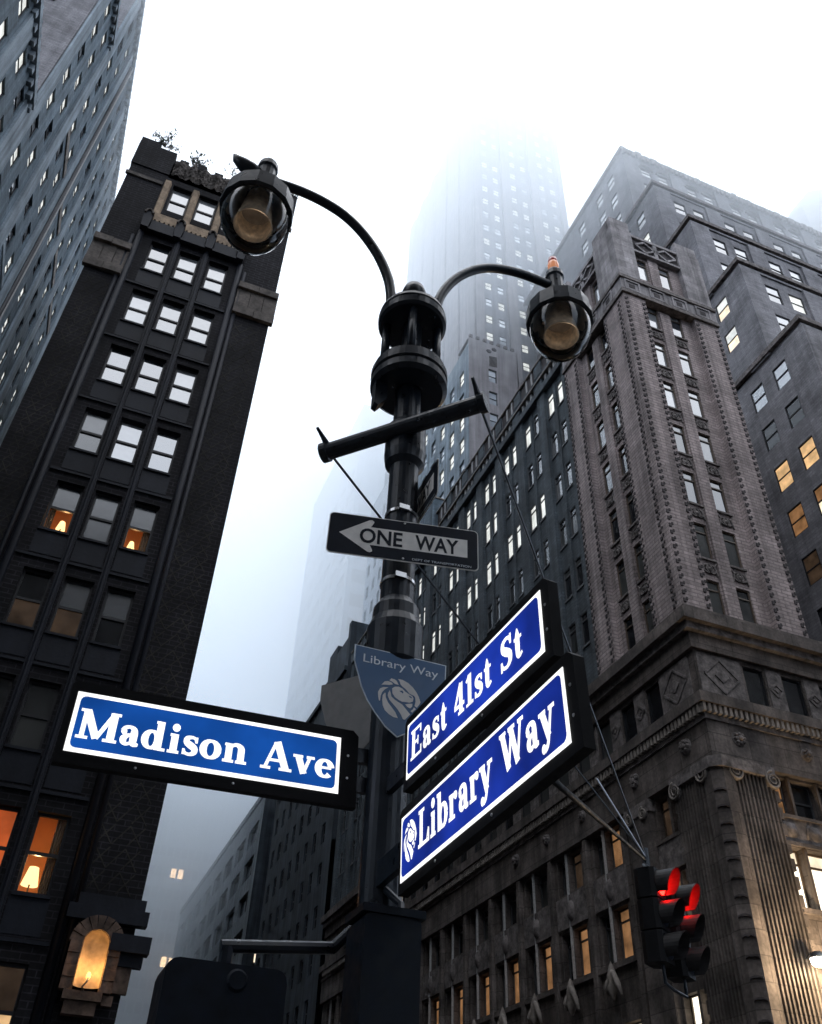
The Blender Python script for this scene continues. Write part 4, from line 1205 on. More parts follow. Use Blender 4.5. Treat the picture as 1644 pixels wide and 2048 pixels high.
J = thing('slim_grey_tower', 'slim blue grey tower with a stepped top behind the one way sign', 'tower', (33, 99, 0))
FJ = frame((33, 110, 0), -90)
ops = [(0.8 + 2.8 * i, 2.0 + 2.8 * i, z, z + 2.2) for i in range(3) for z in [62 + 4.2 * j for j in range(8)]]
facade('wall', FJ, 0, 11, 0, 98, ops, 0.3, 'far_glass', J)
for o in ops: window(J, FJ, o[0], o[2], 1.2, 2.2, 0.2, 'glass_strip', 'double', 'frame_grey', 0.07)
MB().box(33.02, 46, 99, 99.3, 0, 98).build('front_wall', 'far_dark', J)
MB().box(35, 46, 101, 110, 97.9, 107).build('upper_step', 'far_dark', J)
MB().box(33, 46, 99.3, 110, 97.7, 97.9).build('roof', 'roofing', J)

K = thing('street_end_block', 'large fogbound block with a few lit windows closing the end of the street', 'building', (10, 196, 0))
FK = frame((-30, 196, 0), 0)
rnd = random.Random(31)
ops = [(34 + 1.5 * i, 35.2 + 1.5 * i, z, z + 2.0) for i in range(24) for z in [14 + 4.2 * j for j in range(13)]]
facade('wall', FK, 0, 90, 0, 84, ops, 0.3, 'far_concrete', K)
for i_, o in enumerate(ops):
    x_, z_ = o[0] - 30, o[2]
    lit = (21.0 < x_ < 24.6 and 59 < z_ < 62) or (22.5 < x_ < 28 and 42.5 < z_ < 45) or (23.5 < x_ < 28 and 38 < z_ < 40.5)
    window(K, FK, o[0], o[2], 1.2, 2.0, 0.2, 'lit_far' if lit else 'glass_strip', 'single', 'frame_grey', 0.08)
MB().box(0, 90, 0.5, 20, 83, 84.02).build('roof', 'roofing', K, FK)

# ================================================================== LOW CLOUD: a fog bank swallowing the tower tops and the far street
prof = [(30, 76), (66, 78), (84, 66), (108, 44), (150, 12), (172, -1), (222, -1), (222, 140), (120, 150), (30, 150)]
b = MB()
k = len(prof)
b.v = [Vector((-110, y, z)) for y, z in prof] + [Vector((170, y, z)) for y, z in prof]
b.f = [list(range(k)), list(range(2 * k - 1, k - 1, -1))] + [[i, k + i, k + (i + 1) % k, (i + 1) % k] for i in range(k)]
vm_ = bpy.data.materials.new('fog_air'); vm_.use_nodes = True; MATS['fog_air'] = vm_
nt = vm_.node_tree; nt.nodes.clear()
out = nt.nodes.new('ShaderNodeOutputMaterial'); pv = nt.nodes.new('ShaderNodeVolumePrincipled')
pv.inputs['Color'].default_value = (0.945, 0.976, 1.0, 1)
pv.inputs['Density'].default_value = 0.025
pv.inputs['Anisotropy'].default_value = 0.6
nt.links.new(pv.outputs[0], out.inputs['Volume'])
cl = b.build('low_cloud', 'fog_air', tri=True)
cl['kind'] = 'stuff'
cl['label'] = 'low white cloud swallowing the tower tops'; cl['category'] = 'cloud'

# ================================================================== STREET LAMP
PX, PY = 1.485, 4.245
P = thing('street_lamp', 'black twin-armed street lamp post with caged neck and two glass globes', 'street lamp', (PX, PY, 0))
MB().lathe([(0.26, 0.0), (0.26, 0.25), (0.2, 0.4), (0.17, 1.0), (0.13, 1.15), (0.112, 1.3), (0.108, 4.12), (0.12, 4.14), (0.165, 4.2), (0.168, 4.44), (0.145, 4.5), (0.14, 4.58), (0.105, 4.64), (0.100, 5.74), (0.135, 5.78), (0.145, 5.86), (0.142, 6.12), (0.10, 6.18), (0.092, 6.56), (0.08, 6.58), (0.078, 7.4), (0.0, 7.42)], (PX, PY), 28).build('pole', 'black_paint', P, smooth=False)
for z in (5.05, 5.30, 4.76):
    MB().lathe([(0.103, z), (0.112, z), (0.112, z + 0.022), (0.103, z + 0.022)], (PX, PY), 24).box(PX - 0.06, PX + 0.01, PY - 0.125, PY - 0.10, z - 0.006, z + 0.03).build('band_clamp', 'galvanised', P)
MB().lathe([(0.10, 6.52), (0.255, 6.52), (0.288, 6.55), (0.288, 6.61), (0.272, 6.62), (0.272, 6.635), (0.29, 6.645), (0.29, 6.70), (0.275, 6.71), (0.275, 6.75), (0.255, 6.765), (0.08, 6.77)], (PX, PY), 40).build('cage_base', 'black_paint', P)
MB().lathe([(0.08, 7.275), (0.25, 7.28), (0.272, 7.30), (0.275, 7.36), (0.262, 7.37), (0.262, 7.385), (0.27, 7.395), (0.262, 7.43), (0.23, 7.45), (0.0, 7.47)], (PX, PY), 40).build('cage_cap', 'black_paint', P)
for k in range(4):
    a = R(-109 + 90 * k)
    MB().tube([(PX + 0.2 * math.cos(a), PY + 0.2 * math.sin(a), 6.76), (PX + 0.2 * math.cos(a), PY + 0.2 * math.sin(a), 7.29)], 0.034, 12).build('cage_post', 'black_paint', P, smooth=True)
MB().lathe([(0.05, 7.45), (0.05, 7.62), (0.088, 7.66), (0.102, 7.73), (0.085, 7.80), (0.035, 7.84), (0.0, 7.845)], (PX, PY), 20).build('finial_ball', 'black_paint', P, smooth=True)
for x0, y0 in ((PX - 0.22, PY + 0.02), (PX + 0.10, PY + 0.19)):
    MB().prism([(x0 - 0.045, 6.53), (x0 + 0.045, 6.53), (x0 + 0.045, 6.36), (x0 - 0.015, 6.27), (x0 - 0.045, 6.29)], y0 - 0.05, y0 + 0.03).build('scroll_tab', 'black_paint', P)
arm = [(0.19, 7.42), (0.20, 7.62), (0.24, 7.84), (0.345, 8.10), (0.50, 8.33), (0.675, 8.49), (0.865, 8.575), (1.05, 8.61), (1.2, 8.61), (1.34, 8.60)]


def smooth_path(pts, k=4):
    o = []
    for i in range(len(pts) - 1):
        p0, p1, p2, p3 = [Vector(pts[max(0, min(len(pts) - 1, j))]) for j in (i - 1, i, i + 1, i + 2)]
        for q in range(k):
            t = q / k
            o.append(0.5 * ((2 * p1) + (p2 - p0) * t + (2 * p0 - 5 * p1 + 4 * p2 - p3) * t * t + (3 * p1 - p0 - 3 * p2 + p3) * t ** 3))
    o.append(Vector(pts[-1]))
    return o


for s_ in (-1, 1):
    pth = smooth_path([(PX + s_ * a, PY, z) for a, z in arm])
    MB().tube(pth, 0.042, 14).build('arm', 'black_paint', P, smooth=True)
    hx = PX + s_ * 1.40
    head = link('lamp_head', MB().lathe([(0.0, 8.86), (0.06, 8.85), (0.085, 8.80), (0.09, 8.74), (0.075, 8.72), (0.075, 8.46), (0.085, 8.40), (0.16, 8.36), (0.25, 8.29), (0.29, 8.24), (0.292, 8.13), (0.302, 8.12), (0.302, 8.06), (0.262, 8.05), (0.262, 8.10), (0.20, 8.25), (0.0, 8.32)], (hx, PY), 14).mesh('lamp_head', 'black_paint'), P)
    fin = [(hx - 0.04, PY, 8.62), (hx - 0.13, PY, 8.655), (hx - 0.21, PY, 8.69), (hx - 0.27, PY, 8.735), (hx - 0.30, PY, 8.79)] if s_ < 0 else [(hx + 0.05, PY, 8.62), (hx + 0.12, PY, 8.58), (hx + 0.22, PY, 8.56), (hx + 0.30, PY, 8.55)]
    MB().tube(fin, [0.05, 0.065, 0.06, 0.04, 0.012] if s_ < 0 else [0.05, 0.05, 0.035, 0.012], 12).build('leaf_finial', 'black_paint', head, smooth=True)
    prof_o = [(0.262, 8.10)] + [(0.275 * math.cos(R(t)), 8.02 + 0.30 * math.sin(R(t)) * 1.25) for t in (0, -15, -30, -45, -60, -75, -86)] + [(0.0, 7.645)]
    prof_i = [(r * 0.965, z + 0.008) for r, z in prof_o][::-1]
    g = MB().lathe(prof_o, (hx, PY), 40)
    g.build('globe', 'globe_glass', head, smooth=True)
    MB().lathe([(0.10, 8.30), (0.115, 8.20), (0.135, 8.02), (0.15, 7.90), (0.158, 7.885), (0.150, 7.88), (0.128, 8.0), (0.108, 8.2)], (hx, PY), 32).build('reflector_ring', 'brass_reflector', head, smooth=True)
    MB().lathe([(0.0, 8.10), (0.125, 8.08)], (hx, PY), 24).build('reflector_plate', 'lamp_inside', head)
    MB().lathe([(0.255, 8.11), (0.2, 8.22), (0.1, 8.29)], (hx, PY), 28).build('inner_shade', 'shade_white', head, smooth=True)
    MB().box(hx - 0.10, hx + 0.03, PY + 0.10, PY + 0.14, 8.17, 8.22).build('clip', 'brass_reflector', head)
    ld = bpy.data.lights.new('lamp_light', 'POINT'); ld.energy = 0.20; ld.color = (1.0, 0.84, 0.68); ld.shadow_soft_size = 0.05  # added faint light to brighten the inside of the globe
    lo = bpy.data.objects.new('lamp_light', ld); col.objects.link(lo); lo.parent = head; lo.matrix_parent_inverse = INV[head]
    lo.matrix_basis = T(hx + 0.02, PY - 0.12, 7.82)
    if s_ > 0:
        MB().lathe([(0.04, 8.86), (0.052, 8.88), (0.055, 8.95), (0.045, 8.985)], (hx, PY), 14).build('photocell', 'photocell_glow', head, smooth=True, label='small orange photocell on top of one lamp head')
        MB().lathe([(0.045, 8.985), (0.048, 9.0), (0.042, 9.05), (0.0, 9.065)], (hx, PY), 14).build('photocell_cap', 'photocell_cap_glow', head, smooth=True)

# spreader bar, guy rods and the long signal arm they hold
TIP = Vector((6.90, 9.60, 5.66))
d_ = Vector((-0.71, 0.704, 0)).normalized()
BZ = 6.04
b0 = Vector((PX - 0.075, PY - 0.12, BZ - 0.03)); L_ = 0.62
e0, e1 = b0 + d_ * L_ + Vector((0, 0, -0.03)), b0 - d_ * L_ + Vector((0, 0, 0.03))
sa = thing('signal_arm', 'long black signal arm with spreader bar and two thin guy rods on the lamp post', 'signal arm', (PX, PY, BZ))
MB().tube([e0, e0 + (e1 - e0) * 0.04, e0 + (e1 - e0) * 0.045, e0 + (e1 - e0) * 0.955, e0 + (e1 - e0) * 0.96, e1], [0.074, 0.074, 0.062, 0.062, 0.074, 0.074], 16).build('spreader_bar', 'black_paint', sa)
for ee_, sg in ((e0, -1), (e1, 1)):
    c = ee_ + (b0 - ee_) * 0.08
    MB().tube([c + Vector((0, 0, 0.06)) + (TIP - c).normalized() * -0.10, c + (TIP - c).normalized() * 0.05], [0.014, 0.03], 8).tube([c + Vector((0, 0, 0.04)), c + (c - TIP).normalized() * 0.17 + Vector((0, 0, 0.08))], [0.024, 0.011], 8).build('rod_end', 'black_paint', sa)
    MB().tube([c, TIP + Vector((0, 0, -0.05))], 0.0105, 6).build('guy_rod', 'black_paint', sa)
ab = Vector((PX, PY, 4.36))
MB().tube([ab, TIP + Vector((0, 0, -0.10))], [0.045, 0.016], 12).build('arm_tube', 'sign_case', sa, smooth=True)
MB().tube([TIP + Vector((-2.4, -2.36, 0.0)) * 0.72, TIP + Vector((0, 0, -0.06))], 0.013, 6).build('bright_rod', 'steel', sa)
MB().tube([TIP + Vector((0, 0, 0.05)), TIP + Vector((0, 0, -0.7))], 0.045, 10).build('arm_end_post', 'black_paint', sa)

# ------------------------------------------------------------------ traffic signal at the tip of the arm
def signal_head(root, c, deg, lit=True):
    """three-section head, face along local -y; lens, visor and door per section"""
    F = T(*c) @ Matrix.Rotation(R(deg), 4, 'Z') @ Matrix.Scale(0.9, 4)
    for k in range(3):
        z = -0.40 * k
        sec = MB()
        w = 0.19
        sec.vprism([(-w, -0.05), (-w + 0.04, -0.11), (w - 0.04, -0.11), (w, -0.05), (w, 0.12), (w - 0.05, 0.19), (-w + 0.05, 0.19), (-w, 0.12)], z - 0.19, z + 0.19)
        sc = sec.build('section', 'sign_case', root, F)
        MB().lathe([(0.0, 0.03), (0.09, 0.02), (0.145, -0.01)], n=24, M=T(0, -0.125, z) @ Matrix.Rotation(R(90), 4, 'X')).build('lens', ('red_lens' if k == 0 else 'sign_black'), sc, F, smooth=True)
        b = MB()
        ang = [R(-50 + 280 * i / 20) for i in range(21)]
        for i in range(20):
            a0, a1 = ang[i], ang[i + 1]
            def ln(a): return 0.12 + 0.16 * (0.5 + 0.5 * math.sin(a))
            for r_ in (0.165, 0.172):
                b.quad((r_ * math.cos(a0), -0.11, z + r_ * math.sin(a0)), (r_ * math.cos(a1), -0.11, z + r_ * math.sin(a1)),
                       (r_ * math.cos(a1), -0.11 - ln(a1), z + r_ * math.sin(a1)), (r_ * math.cos(a0), -0.11 - ln(a0), z + r_ * math.sin(a0)))
        b.build('visor', 'visor_paint', sc, F)


plain('visor_paint', (0.03, 0.028, 0.028), 0.5, spec=0.2)
sg = thing('traffic_signal', 'black hanging traffic signal showing red, beside the fluted pier', 'traffic signal', TIP + Vector((0, 0, -1.9)))
sc0 = TIP + Vector((-0.12, 0.02, -0.47))
signal_head(sg, sc0 + Vector((0.02, -0.22, 0)), 33)
signal_head(sg, sc0 + Vector((0.43, -0.03, -0.07)), 36)
MB().tube([sc0 + Vector((0.02, -0.22, 0.19)), sc0 + Vector((0.1, 0, 0.32)), TIP + Vector((0, 0, -0.3))], 0.03, 8).tube([sc0 + Vector((0.43, -0.03, 0.12)), sc0 + Vector((0.1, 0, 0.32))], 0.03, 8).build('hanger', 'black_paint', sg)
for q in (Vector((0.02, -0.22, 0)), Vector((0.43, -0.03, -0.07))):
    MB().tube([sc0 + q + Vector((0, 0, -0.88)), sc0 + q + Vector((0, 0, -1.08)), sc0 + Vector((0.2, -0.12, -1.12))], 0.022, 8).build('bottom_tube', 'black_paint', sg)

# ------------------------------------------------------------------ pedestrian signals low on the post
ps = thing('pedestrian_signal', 'back of a square pedestrian signal box held out on a short arm', 'pedestrian signal', (0.76, 4.1, 2.1), 'pedestrian signal boxes on the lamp post')


def rbox(x0, x1, y0, y1, z0, z1, r=0.05):
    pts = []
    for cx, cz, a0 in ((x1 - r, z1 - r, 0), (x0 + r, z1 - r, 90), (x0 + r, z0 + r, 180), (x1 - r, z0 + r, 270)):
        for q in range(4):
            a = R(a0 + 30 * q); pts.append((cx + r * math.cos(a), cz + r * math.sin(a)))
    return MB().prism(pts, y0, y1)


rbox(0.505, 1.01, 4.0, 4.26, 1.98, 2.50).build('box', 'signal_box', ps) if False else None
plain('signal_box', (0.006, 0.010, 0.017), 0.55, noise=0.4, scale=14, spec=0.2)
rbox(0.505, 1.01, 4.0, 4.26, 1.98, 2.50).build('box', 'signal_box', ps)
MB().lathe([(0.0, 0.012), (0.035, 0.012), (0.045, 0.0)], n=16, M=T(0.80, 4.0, 2.44) @ Matrix.Rotation(R(90), 4, 'X')).build('plug', 'signal_box', ps)
MB().tube([(0.74, 4.17, 2.60), (1.25, 4.19, 2.66), (PX, 4.22, 2.90)], [0.028, 0.028, 0.022], 10).tube([(0.77, 4.17, 2.48), (0.77, 4.17, 2.6)], 0.03, 8).build('support_arm', 'black_paint', ps)
p2_ = thing('pedestrian_signal', 'narrow upright pedestrian signal box fixed to the front of the post', 'pedestrian signal', (1.42, 4.0, 2.1), 'pedestrian signal boxes on the lamp post')
rbox(1.285, 1.55, 3.86, 4.10, 1.9, 2.74, 0.025).build('box', 'signal_box', p2_)
MB().box(1.27, 1.565, 3.845, 4.10, 2.742, 2.775).build('lid', 'signal_box', p2_)
MB().tube([(1.50, 4.0, 2.76), (1.52, 4.05, 2.85), (1.47, 4.13, 2.93)], 0.018, 8).build('cable', 'black_paint', p2_)

# ================================================================== SIGNS
def spl(pts, k=5):
    return smooth_path([(a, b_, c) for a, b_, c in pts], k)


def strip(out, pts):
    L_, R_ = [], []
    for i, p in enumerate(pts):
        a = Vector(pts[max(0, i - 1)][:2]); c = Vector(pts[min(len(pts) - 1, i + 1)][:2])
        d = (c - a).normalized(); nn = Vector((-d.y, d.x)) * (p[2] / 2 * 1.13)
        q = Vector(p[:2]); L_.append(q + nn); R_.append(q - nn)
    out.append([(L_[i], L_[i + 1], R_[i + 1], R_[i]) for i in range(len(pts) - 1)])


def ring(cx, cy_, rx, ry, thick=0.2, thin=0.09, a0=0, a1=360):
    n_ = 28
    return [(cx + rx * math.cos(R(a)), cy_ + ry * math.sin(R(a)), thin + (thick - thin) * abs(math.cos(R(a))) ** 1.3) for a in [a0 + (a1 - a0) * i / n_ for i in range(n_ + 1)]]


def dot(cx, cy_, r): return [(cx - r, cy_, 0.01)] + [(cx - r * math.cos(t), cy_, 2 * r * math.sin(t)) for t in [math.pi * i / 10 for i in range(1, 10)]] + [(cx + r, cy_, 0.01)]


def sv(x, y0, y1, w=0.2): return [(x, y0, w), (x, y1, w)]


def sh(x0, x1, y, t=0.09): return [(x0, y, t), (x1, y, t)]


S_ = [(.46, .50, .08), (.42, .60, .09), (.30, .635, .1), (.16, .58, .15), (.16, .45, .18), (.28, .36, .21), (.42, .26, .19), (.42, .12, .16), (.29, .045, .1), (.14, .08, .09), (.09, .19, .08)]
GL = {
    'M': (1.22, [sv(.17, 0, 1, .13), sv(1.02, 0, 1, .21), [(.19, .97, .22), (.60, .06, .2)], [(.60, .06, .12), (1.0, .95, .12)], sh(0, .36, .045), sh(.80, 1.22, .045), sh(0, .25, .955), sh(.95, 1.22, .955)]),
    'a': (.66, [spl([(.10, .48, .13), (.16, .59, .12), (.30, .635, .1), (.42, .57, .16), (.45, .44, .2), (.45, .2, .2), (.47, .08, .17), (.62, .06, .09)]), spl([(.43, .38, .07), (.27, .34, .12), (.16, .24, .18), (.17, .11, .17), (.28, .05, .1), (.42, .14, .08)]), dot(.14, .46, .09)]),
    'd': (.78, [sv(.53, 0, 1, .2), sh(.38, .53, .955), sh(.53, .76, .045), ring(.30, .335, .2, .285)]),
    'i': (.40, [sv(.2, 0, .66, .2), sh(.05, .2, .615), sh(.02, .38, .045), dot(.2, .88, .125)]),
    's': (.56, [spl(S_), sv(.46, .45, .66, .07), sv(.09, .02, .22, .07)]),
    'o': (.70, [ring(.34, .335, .235, .29, .21, .09)]),
    'n': (.82, [sv(.2, 0, .66), sh(.05, .2, .615), sh(.02, .38, .045), spl([(.22, .45, .08), (.32, .6, .1), (.46, .63, .13), (.58, .54, .19), (.6, .4, .2), (.6, 0.02, .2)]), sh(.44, .80, .045)]),
    'A': (1.04, [[(.15, .03, .1), (.47, .97, .1)], [(.50, 1.0, .22), (.85, .03, .22)], sh(.27, .7, .33), sh(0, .34, .045), sh(.62, 1.05, .045)]),
    'v': (.74, [[(.17, .64, .2), (.39, .02, .2)], [(.38, .04, .1), (.58, .64, .1)], sh(0, .34, .62), sh(.46, .74, .62)]),
    'e': (.66, [sh(.14, .56, .36, .08), ring(.33, .335, .225, .29, .21, .09, 8, 318)]),
    'E': (.86, [sv(.2, 0, 1), sh(0, .78, .045), sh(0, .76, .955), sh(.2, .56, .52), sv(.74, .74, 1, .08), sv(.78, 0, .28, .08), sv(.55, .37, .67, .07)]),
    't': (.50, [spl([(.22, .92, .04), (.22, .66, .2), (.22, .2, .2), (.28, .06, .14), (.45, .11, .07)]), sh(.04, .44, .62)]),
    '4': (.74, [[(.46, 1, .16), (.09, .33, .1)], sh(.05, .70, .28, .11), sv(.48, 0, 1, .2), sh(.3, .68, .045)]),
    '1': (.52, [sv(.27, 0, 1, .2), sh(.05, .5, .045), [(.06, .80, .09), (.26, .94, .13)]]),
    'S': (.76, [spl([(a * 1.38, b_ * 1.47, c * 1.08) for a, b_, c in S_]), sv(.64, .68, 1.0, .08), sv(.12, 0, .32, .08)]),
    'L': (.82, [sv(.2, 0, 1), sh(0, .42, .955), sh(0, .76, .045), [(.60, .06, .04), (.74, .36, .1)], sv(.74, 0, .3, .09)]),
    'b': (.78, [sv(.2, .0, 1), sh(.03, .2, .955), ring(.45, .335, .21, .285)]),
    'r': (.60, [sv(.2, 0, .66), sh(.05, .2, .615), sh(.02, .42, .045), spl([(.22, .42, .08), (.32, .57, .1), (.46, .61, .12)]), dot(.49, .555, .1)]),
    'y': (.76, [[(.17, .64, .2), (.41, .0, .2)], spl([(.60, .64, .1), (.40, .0, .1), (.30, -.18, .12), (.17, -.24, .12)]), sh(0, .34, .62), sh(.47, .76, .62), dot(.14, -.19, .1)]),
    'W': (1.30, [[(.16, .97, .21), (.43, .03, .2)], [(.43, .05, .1), (.66, .95, .1)], [(.62, .97, .21), (.9, .03, .2)], [(.9, .05, .1), (1.14, .97, .1)], sh(0, .36, .955), sh(.48, .84, .955), sh(1.0, 1.3, .955)]),
    ' ': (.38, [])}


def lettering(text, F, x0, x1, zb, cap, parent, mat, y=-0.006):
    """bold slab-serif lettering fitted between x0 and x1, baseline zb; every letter a part of its own"""
    tot = sum(GL[c][0] + 0.03 for c in text)
    sx = (x1 - x0) / tot
    x = 0.0
    for c in text:
        adv, pcs = GL[c]
        b = MB(); lay = 0
        for pc in pcs:
            out = []
            strip(out, [tuple(q) for q in pc])
            for quad in out[0]:
                b.add([(x0 + (x + q.x) * sx, y - lay * 0.00012, zb + q.y * cap) for q in quad], [(0, 1, 2, 3)])
            lay += 1
        if pcs: b.build('letter', mat, parent, F)
        x += adv + 0.03


LION={'P1':[(-0.055,0.498),(0.063,0.500),(0.200,0.453),(0.322,0.368),(0.419,0.259),(0.482,0.152),(0.528,0.024),(0.505,-0.033),(0.441,-0.133),(0.382,-0.104),(0.403,0.012),(0.391,0.113),(0.364,0.151),(0.245,0.184),(0.140,0.281),(0.054,0.330),(0.010,0.373),(-0.010,0.438)],
'P2':[(-0.268,0.411),(-0.222,0.475),(-0.137,0.469),(-0.085,0.438),(-0.031,0.345),(-0.123,0.349),(-0.200,0.392)],
'P3':[(-0.458,0.252),(-0.382,0.357),(-0.300,0.386),(-0.216,0.371),(-0.172,0.329),(-0.262,0.290),(-0.360,0.275)],
'P4':[(-0.528,0.054),(-0.485,0.150),(-0.406,0.203),(-0.283,0.224),(-0.370,0.151),(-0.430,0.060),(-0.457,-0.033),(-0.466,-0.154),(-0.490,-0.168),(-0.518,-0.064)],
'P5':[(-0.410,-0.004),(-0.365,0.066),(-0.340,0.064),(-0.334,-0.038),(-0.269,-0.159),(-0.165,-0.271),(-0.078,-0.369),(-0.014,-0.497),(-0.121,-0.495),(-0.237,-0.446),(-0.339,-0.369),(-0.395,-0.256),(-0.416,-0.125)],
'P6':[(-0.283,0.077),(-0.246,0.163),(-0.218,0.092),(-0.197,0.011),(-0.111,-0.054),(-0.009,-0.099),(0.075,-0.131),(0.144,-0.200),(0.214,-0.269),(0.283,-0.338),(0.158,-0.500),(0.108,-0.494),(0.054,-0.389),(-0.034,-0.275),(-0.137,-0.180),(-0.241,-0.085),(-0.287,0.007)],
'P7':[(-0.191,0.220),(-0.128,0.278),(-0.028,0.302),(0.056,0.278),(0.143,0.212),(0.229,0.171),(0.314,0.139),(0.350,0.087),(0.336,-0.003),(0.254,-0.047),(0.155,-0.053),(0.072,-0.064),(-0.012,-0.040),(-0.114,0.013),(-0.177,0.102)],
'P8':[(0.149,-0.114),(0.239,-0.077),(0.330,-0.056),(0.324,-0.134),(0.277,-0.187),(0.209,-0.169)],
'P9':[(0.287,-0.253),(0.343,-0.198),(0.366,-0.141),(0.418,-0.172),(0.330,-0.285)],
'eye':[(-0.015,0.192),(0.059,0.218),(0.094,0.183),(0.079,0.145),(0.036,0.173)],
'nose':[(0.222,0.126),(0.290,0.116),(0.317,0.070),(0.249,0.089)]}


def lion(F, cx, cz, h, sx, parent, mat, dark, y=-0.006):
    for k, v in LION.items():
        d = k in ('eye', 'nose')
        b = MB()
        yy = y - (0.001 if d else 0)
        b.add([(cx + a * h * sx, yy, cz + c * h) for a, c in v], [list(range(len(v)))])
        b.build('eye_mark' if d else 'lion_shape', dark if d else mat, parent, F, tri=True)


def text_sans(body, F, x0, x1, zb, cap, parent, mat, y=-0.006, bold=0.0, space=1.0, name='lettering'):
    cu = bpy.data.curves.new('t', 'FONT'); cu.body = body; cu.size = 1.0; cu.offset = bold; cu.space_character = space; cu.resolution_u = 4
    o = bpy.data.objects.new('t', cu); col.objects.link(o)
    bpy.context.view_layer.update()
    dg = bpy.context.evaluated_depsgraph_get()
    me = bpy.data.meshes.new_from_object(o.evaluated_get(dg))
    bpy.data.objects.remove(o)
    xs = [v.co.x for v in me.vertices]; ys = [v.co.y for v in me.vertices]
    a, c = min(xs), max(xs); hcap = 0.69
    for v in me.vertices:
        v.co = F @ Vector((x0 + (v.co.x - a) / (c - a) * (x1 - x0), y, zb + v.co.y / hcap * cap))
    me.materials.clear(); me.materials.append(MATS[mat])
    return link(name, me, parent)


def rrect(w, h, r, n_=5):
    pts = []
    for cx, cz, a0 in ((w / 2 - r, h / 2 - r, 0), (-w / 2 + r, h / 2 - r, 90), (-w / 2 + r, -h / 2 + r, 180), (w / 2 - r, -h / 2 + r, 270)):
        for q in range(n_):
            a = R(a0 + 90 * q / (n_ - 1)); pts.append((cx + r * math.cos(a), cz + r * math.sin(a)))
    return pts


def lightbox(name, label, c, yaw, roll, w, h, case, blue, thick=0.05):
    """internally lit street-name box: case, white face, blue field; letters come after"""
    F = T(*c) @ Matrix.Rotation(yaw, 4, 'Z') @ Matrix.Rotation(-roll, 4, 'Y')
    t = thing(name, label, 'street sign', c, 'lit street name signs on the lamp post')
    l_, r_, up, dn = case
    b = MB()
    pts = [(-w / 2 - l_, -h / 2 - dn), (w / 2 + r_, -h / 2 - dn), (w / 2 + r_, h / 2 + up - 0.03), (w / 2 + r_ - 0.03, h / 2 + up), (-w / 2 - l_ + 0.02, h / 2 + up), (-w / 2 - l_, h / 2 + up - 0.02)]
    b.prism(pts, 0.003, thick)
    b.build('case', 'sign_case', t, F)
    MB().box(-w / 2, w / 2, -0.001, 0.002, -h / 2, h / 2).build('face', 'sign_lit_white', t, F)
    m_ = 0.021 if blue == 'sign_lit_blue' else 0.016
    pts = rrect(w - 2 * m_, h - 2 * m_, 0.026)
    MB().add([(a, -0.003, z) for a, z in pts], [list(range(len(pts)))]).build('field', blue, t, F, tri=True)
    for u, v in ((-w * 0.25, -h / 2 - dn * 0.5), (w * 0.1, -h / 2 - dn * 0.5), (w / 2 + r_ * 0.45, h * 0.2), (w / 2 + r_ * 0.45, -h * 0.2)):
        MB().lathe([(0.0, 0.004), (0.006, 0.003), (0.007, 0.0)], n=8, M=T(u, 0.003, v) @ Matrix.Rotation(R(90), 4, 'X')).build('screw', 'steel', t, F)
    return t, F


t, F = lightbox('street_sign', 'lit blue Madison Ave street name sign', (0.546, 4.25, 3.532), 0.011, 0.035, 1.355, 0.306, (0.035, 0.10, 0.055, 0.06), 'sign_lit_blue')
lettering('Madison Ave', F, -0.642, 0.652, -0.083, 0.150, t, 'sign_lit_white')
MB().box(0.77, 0.86, 0.01, 0.045, -0.12, -0.04).build('bracket', 'black_paint', t, F)
MB().box(0.77, 0.86, 0.01, 0.045, 0.04, 0.12).build('bracket', 'black_paint', t, F)
t, F = lightbox('street_sign', 'lit blue East 41st St street name sign', (1.48, 3.22, 3.525), -1.527, 0.02, 1.30, 0.289, (0.04, 0.055, 0.045, 0.045), 'sign_lit_indigo')
lettering('East 41st St', F, -0.59, 0.51, -0.075, 0.155, t, 'sign_lit_white')
MB().box(-1.0, -0.69, 0.01, 0.045, -0.10, -0.02).build('bracket', 'black_paint', t, F)
t, F = lightbox('street_sign', 'lit blue Library Way street name sign with white lion head', (1.452, 3.11, 3.048), -1.536, 0.046, 1.44, 0.295, (0.03, 0.065, 0.045, 0.045), 'sign_lit_indigo')
lettering('Library Way', F, -0.515, 0.655, -0.068, 0.168, t, 'sign_lit_white')
lion(F, -0.605, 0.005, 0.185, 0.72, t, 'sign_lit_white', 'sign_lit_indigo')
MB().box(-1.1, -0.75, 0.01, 0.045, -0.06, 0.06).build('bracket', 'black_paint', t, F)


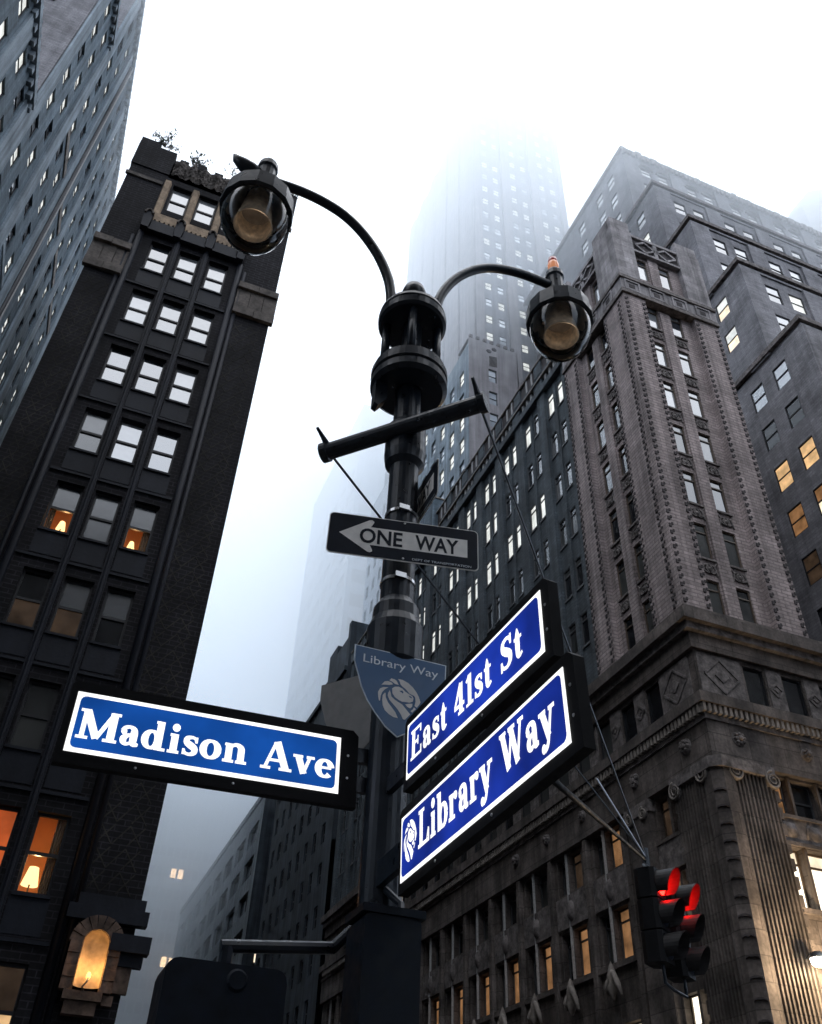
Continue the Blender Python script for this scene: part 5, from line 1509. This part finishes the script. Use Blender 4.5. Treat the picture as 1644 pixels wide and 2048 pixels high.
def one_way(label, c, yaw, w, h, roll=0.0):
    F = T(*c) @ Matrix.Rotation(yaw, 4, 'Z') @ Matrix.Rotation(roll, 4, 'Y')
    t = thing('one_way_sign', label, 'road sign', c, 'one way signs on the lamp post')
    pts = rrect(w, h, 0.03)
    MB().prism(pts, 0.0, 0.004).build('plate', 'sign_white', t, F)
    pts = rrect(w - 0.012, h - 0.012, 0.026)
    MB().add([(a, -0.0015, z) for a, z in pts], [list(range(len(pts)))]).build('field', 'sign_black', t, F, tri=True)
    U = lambda f: (f - 0.5) * w
    V = lambda f: (0.5 - f) * h
    s_ = 0.022
    ar = [(U(.072), V(.49)), (U(.265), V(.10)), (U(.283), V(.09)), (U(.297), V(.125)), (U(.295), V(.165)), (U(.278), V(.27)), (U(.925), V(.27)), (U(.925), V(.71)), (U(.278), V(.71)), (U(.295), V(.815)), (U(.297), V(.855)), (U(.283), V(.89)), (U(.265), V(.88))]
    MB().add([(a, -0.003, z) for a, z in ar], [list(range(len(ar)))]).build('arrow', 'sign_white', t, F, tri=True)
    text_sans('ONE', F, U(.208), U(.49), V(.66), h * 0.335, t, 'sign_black', -0.0045, 0.022)
    text_sans('WAY', F, U(.575), U(.865), V(.66), h * 0.335, t, 'sign_black', -0.0045, 0.022)
    text_sans('DEPT OF TRANSPORTATION', F, U(.56), U(.95), V(.945), h * 0.05, t, 'shield_line', -0.003, 0.0)
    for v in (.06, .93):
        MB().lathe([(0.0, 0.004), (0.007, 0.003), (0.008, 0.0)], n=8, M=F @ T(0.0, -0.002, V(v)) @ Matrix.Rotation(R(90), 4, 'X')).build('bolt', 'steel', t)
    return t


one_way('one way sign facing the camera, its arrow pointing along the avenue', (1.452, 4.082, 4.995), -0.21, 0.946, 0.316)
one_way('one way sign seen nearly edge-on behind the post', (1.615, 4.40, 5.50), -1.5708, 0.914, 0.32)


def shield(label, c, yaw, front):
    F = T(*c) @ Matrix.Rotation(yaw, 4, 'Z')
    t = thing('shield_sign', label, 'sign', c, 'library shield signs on the lamp post')
    half = [(0.2765, 0.0), (0.2745, -0.10), (0.243, -0.187), (0.223, -0.248), (0.183, -0.323), (0.137, -0.383), (0.072, -0.454), (0.0, -0.502)]
    out_ = half + [(-a, z) for a, z in half[:-1]][::-1]
    MB().prism(out_, 0.0, 0.005).build('plate', 'shield_line' if front else 'sign_back', t, F, tri=True)
    if front:
        inn = [(a * 0.975, -0.006 + z * 0.975) for a, z in out_]
        MB().add([(a, -0.0015, z) for a, z in inn], [list(range(len(inn)))]).build('field', 'shield_blue', t, F, tri=True)
        text_sans('Library Way', F, -0.222, 0.226, -0.098, 0.050, t, 'shield_line', -0.003, 0.004)
        lion(F, 0.0, -0.275, 0.2357, 1.0, t, 'shield_grey', 'shield_blue', -0.003)
    return t


shield('blue shield sign reading Library Way with a grey lion head', (1.479, 4.10, 4.20), 0.0, True)
shield('plain back of a second shield sign behind the lettered one', (1.33, 4.36, 4.17), R(-52), False)
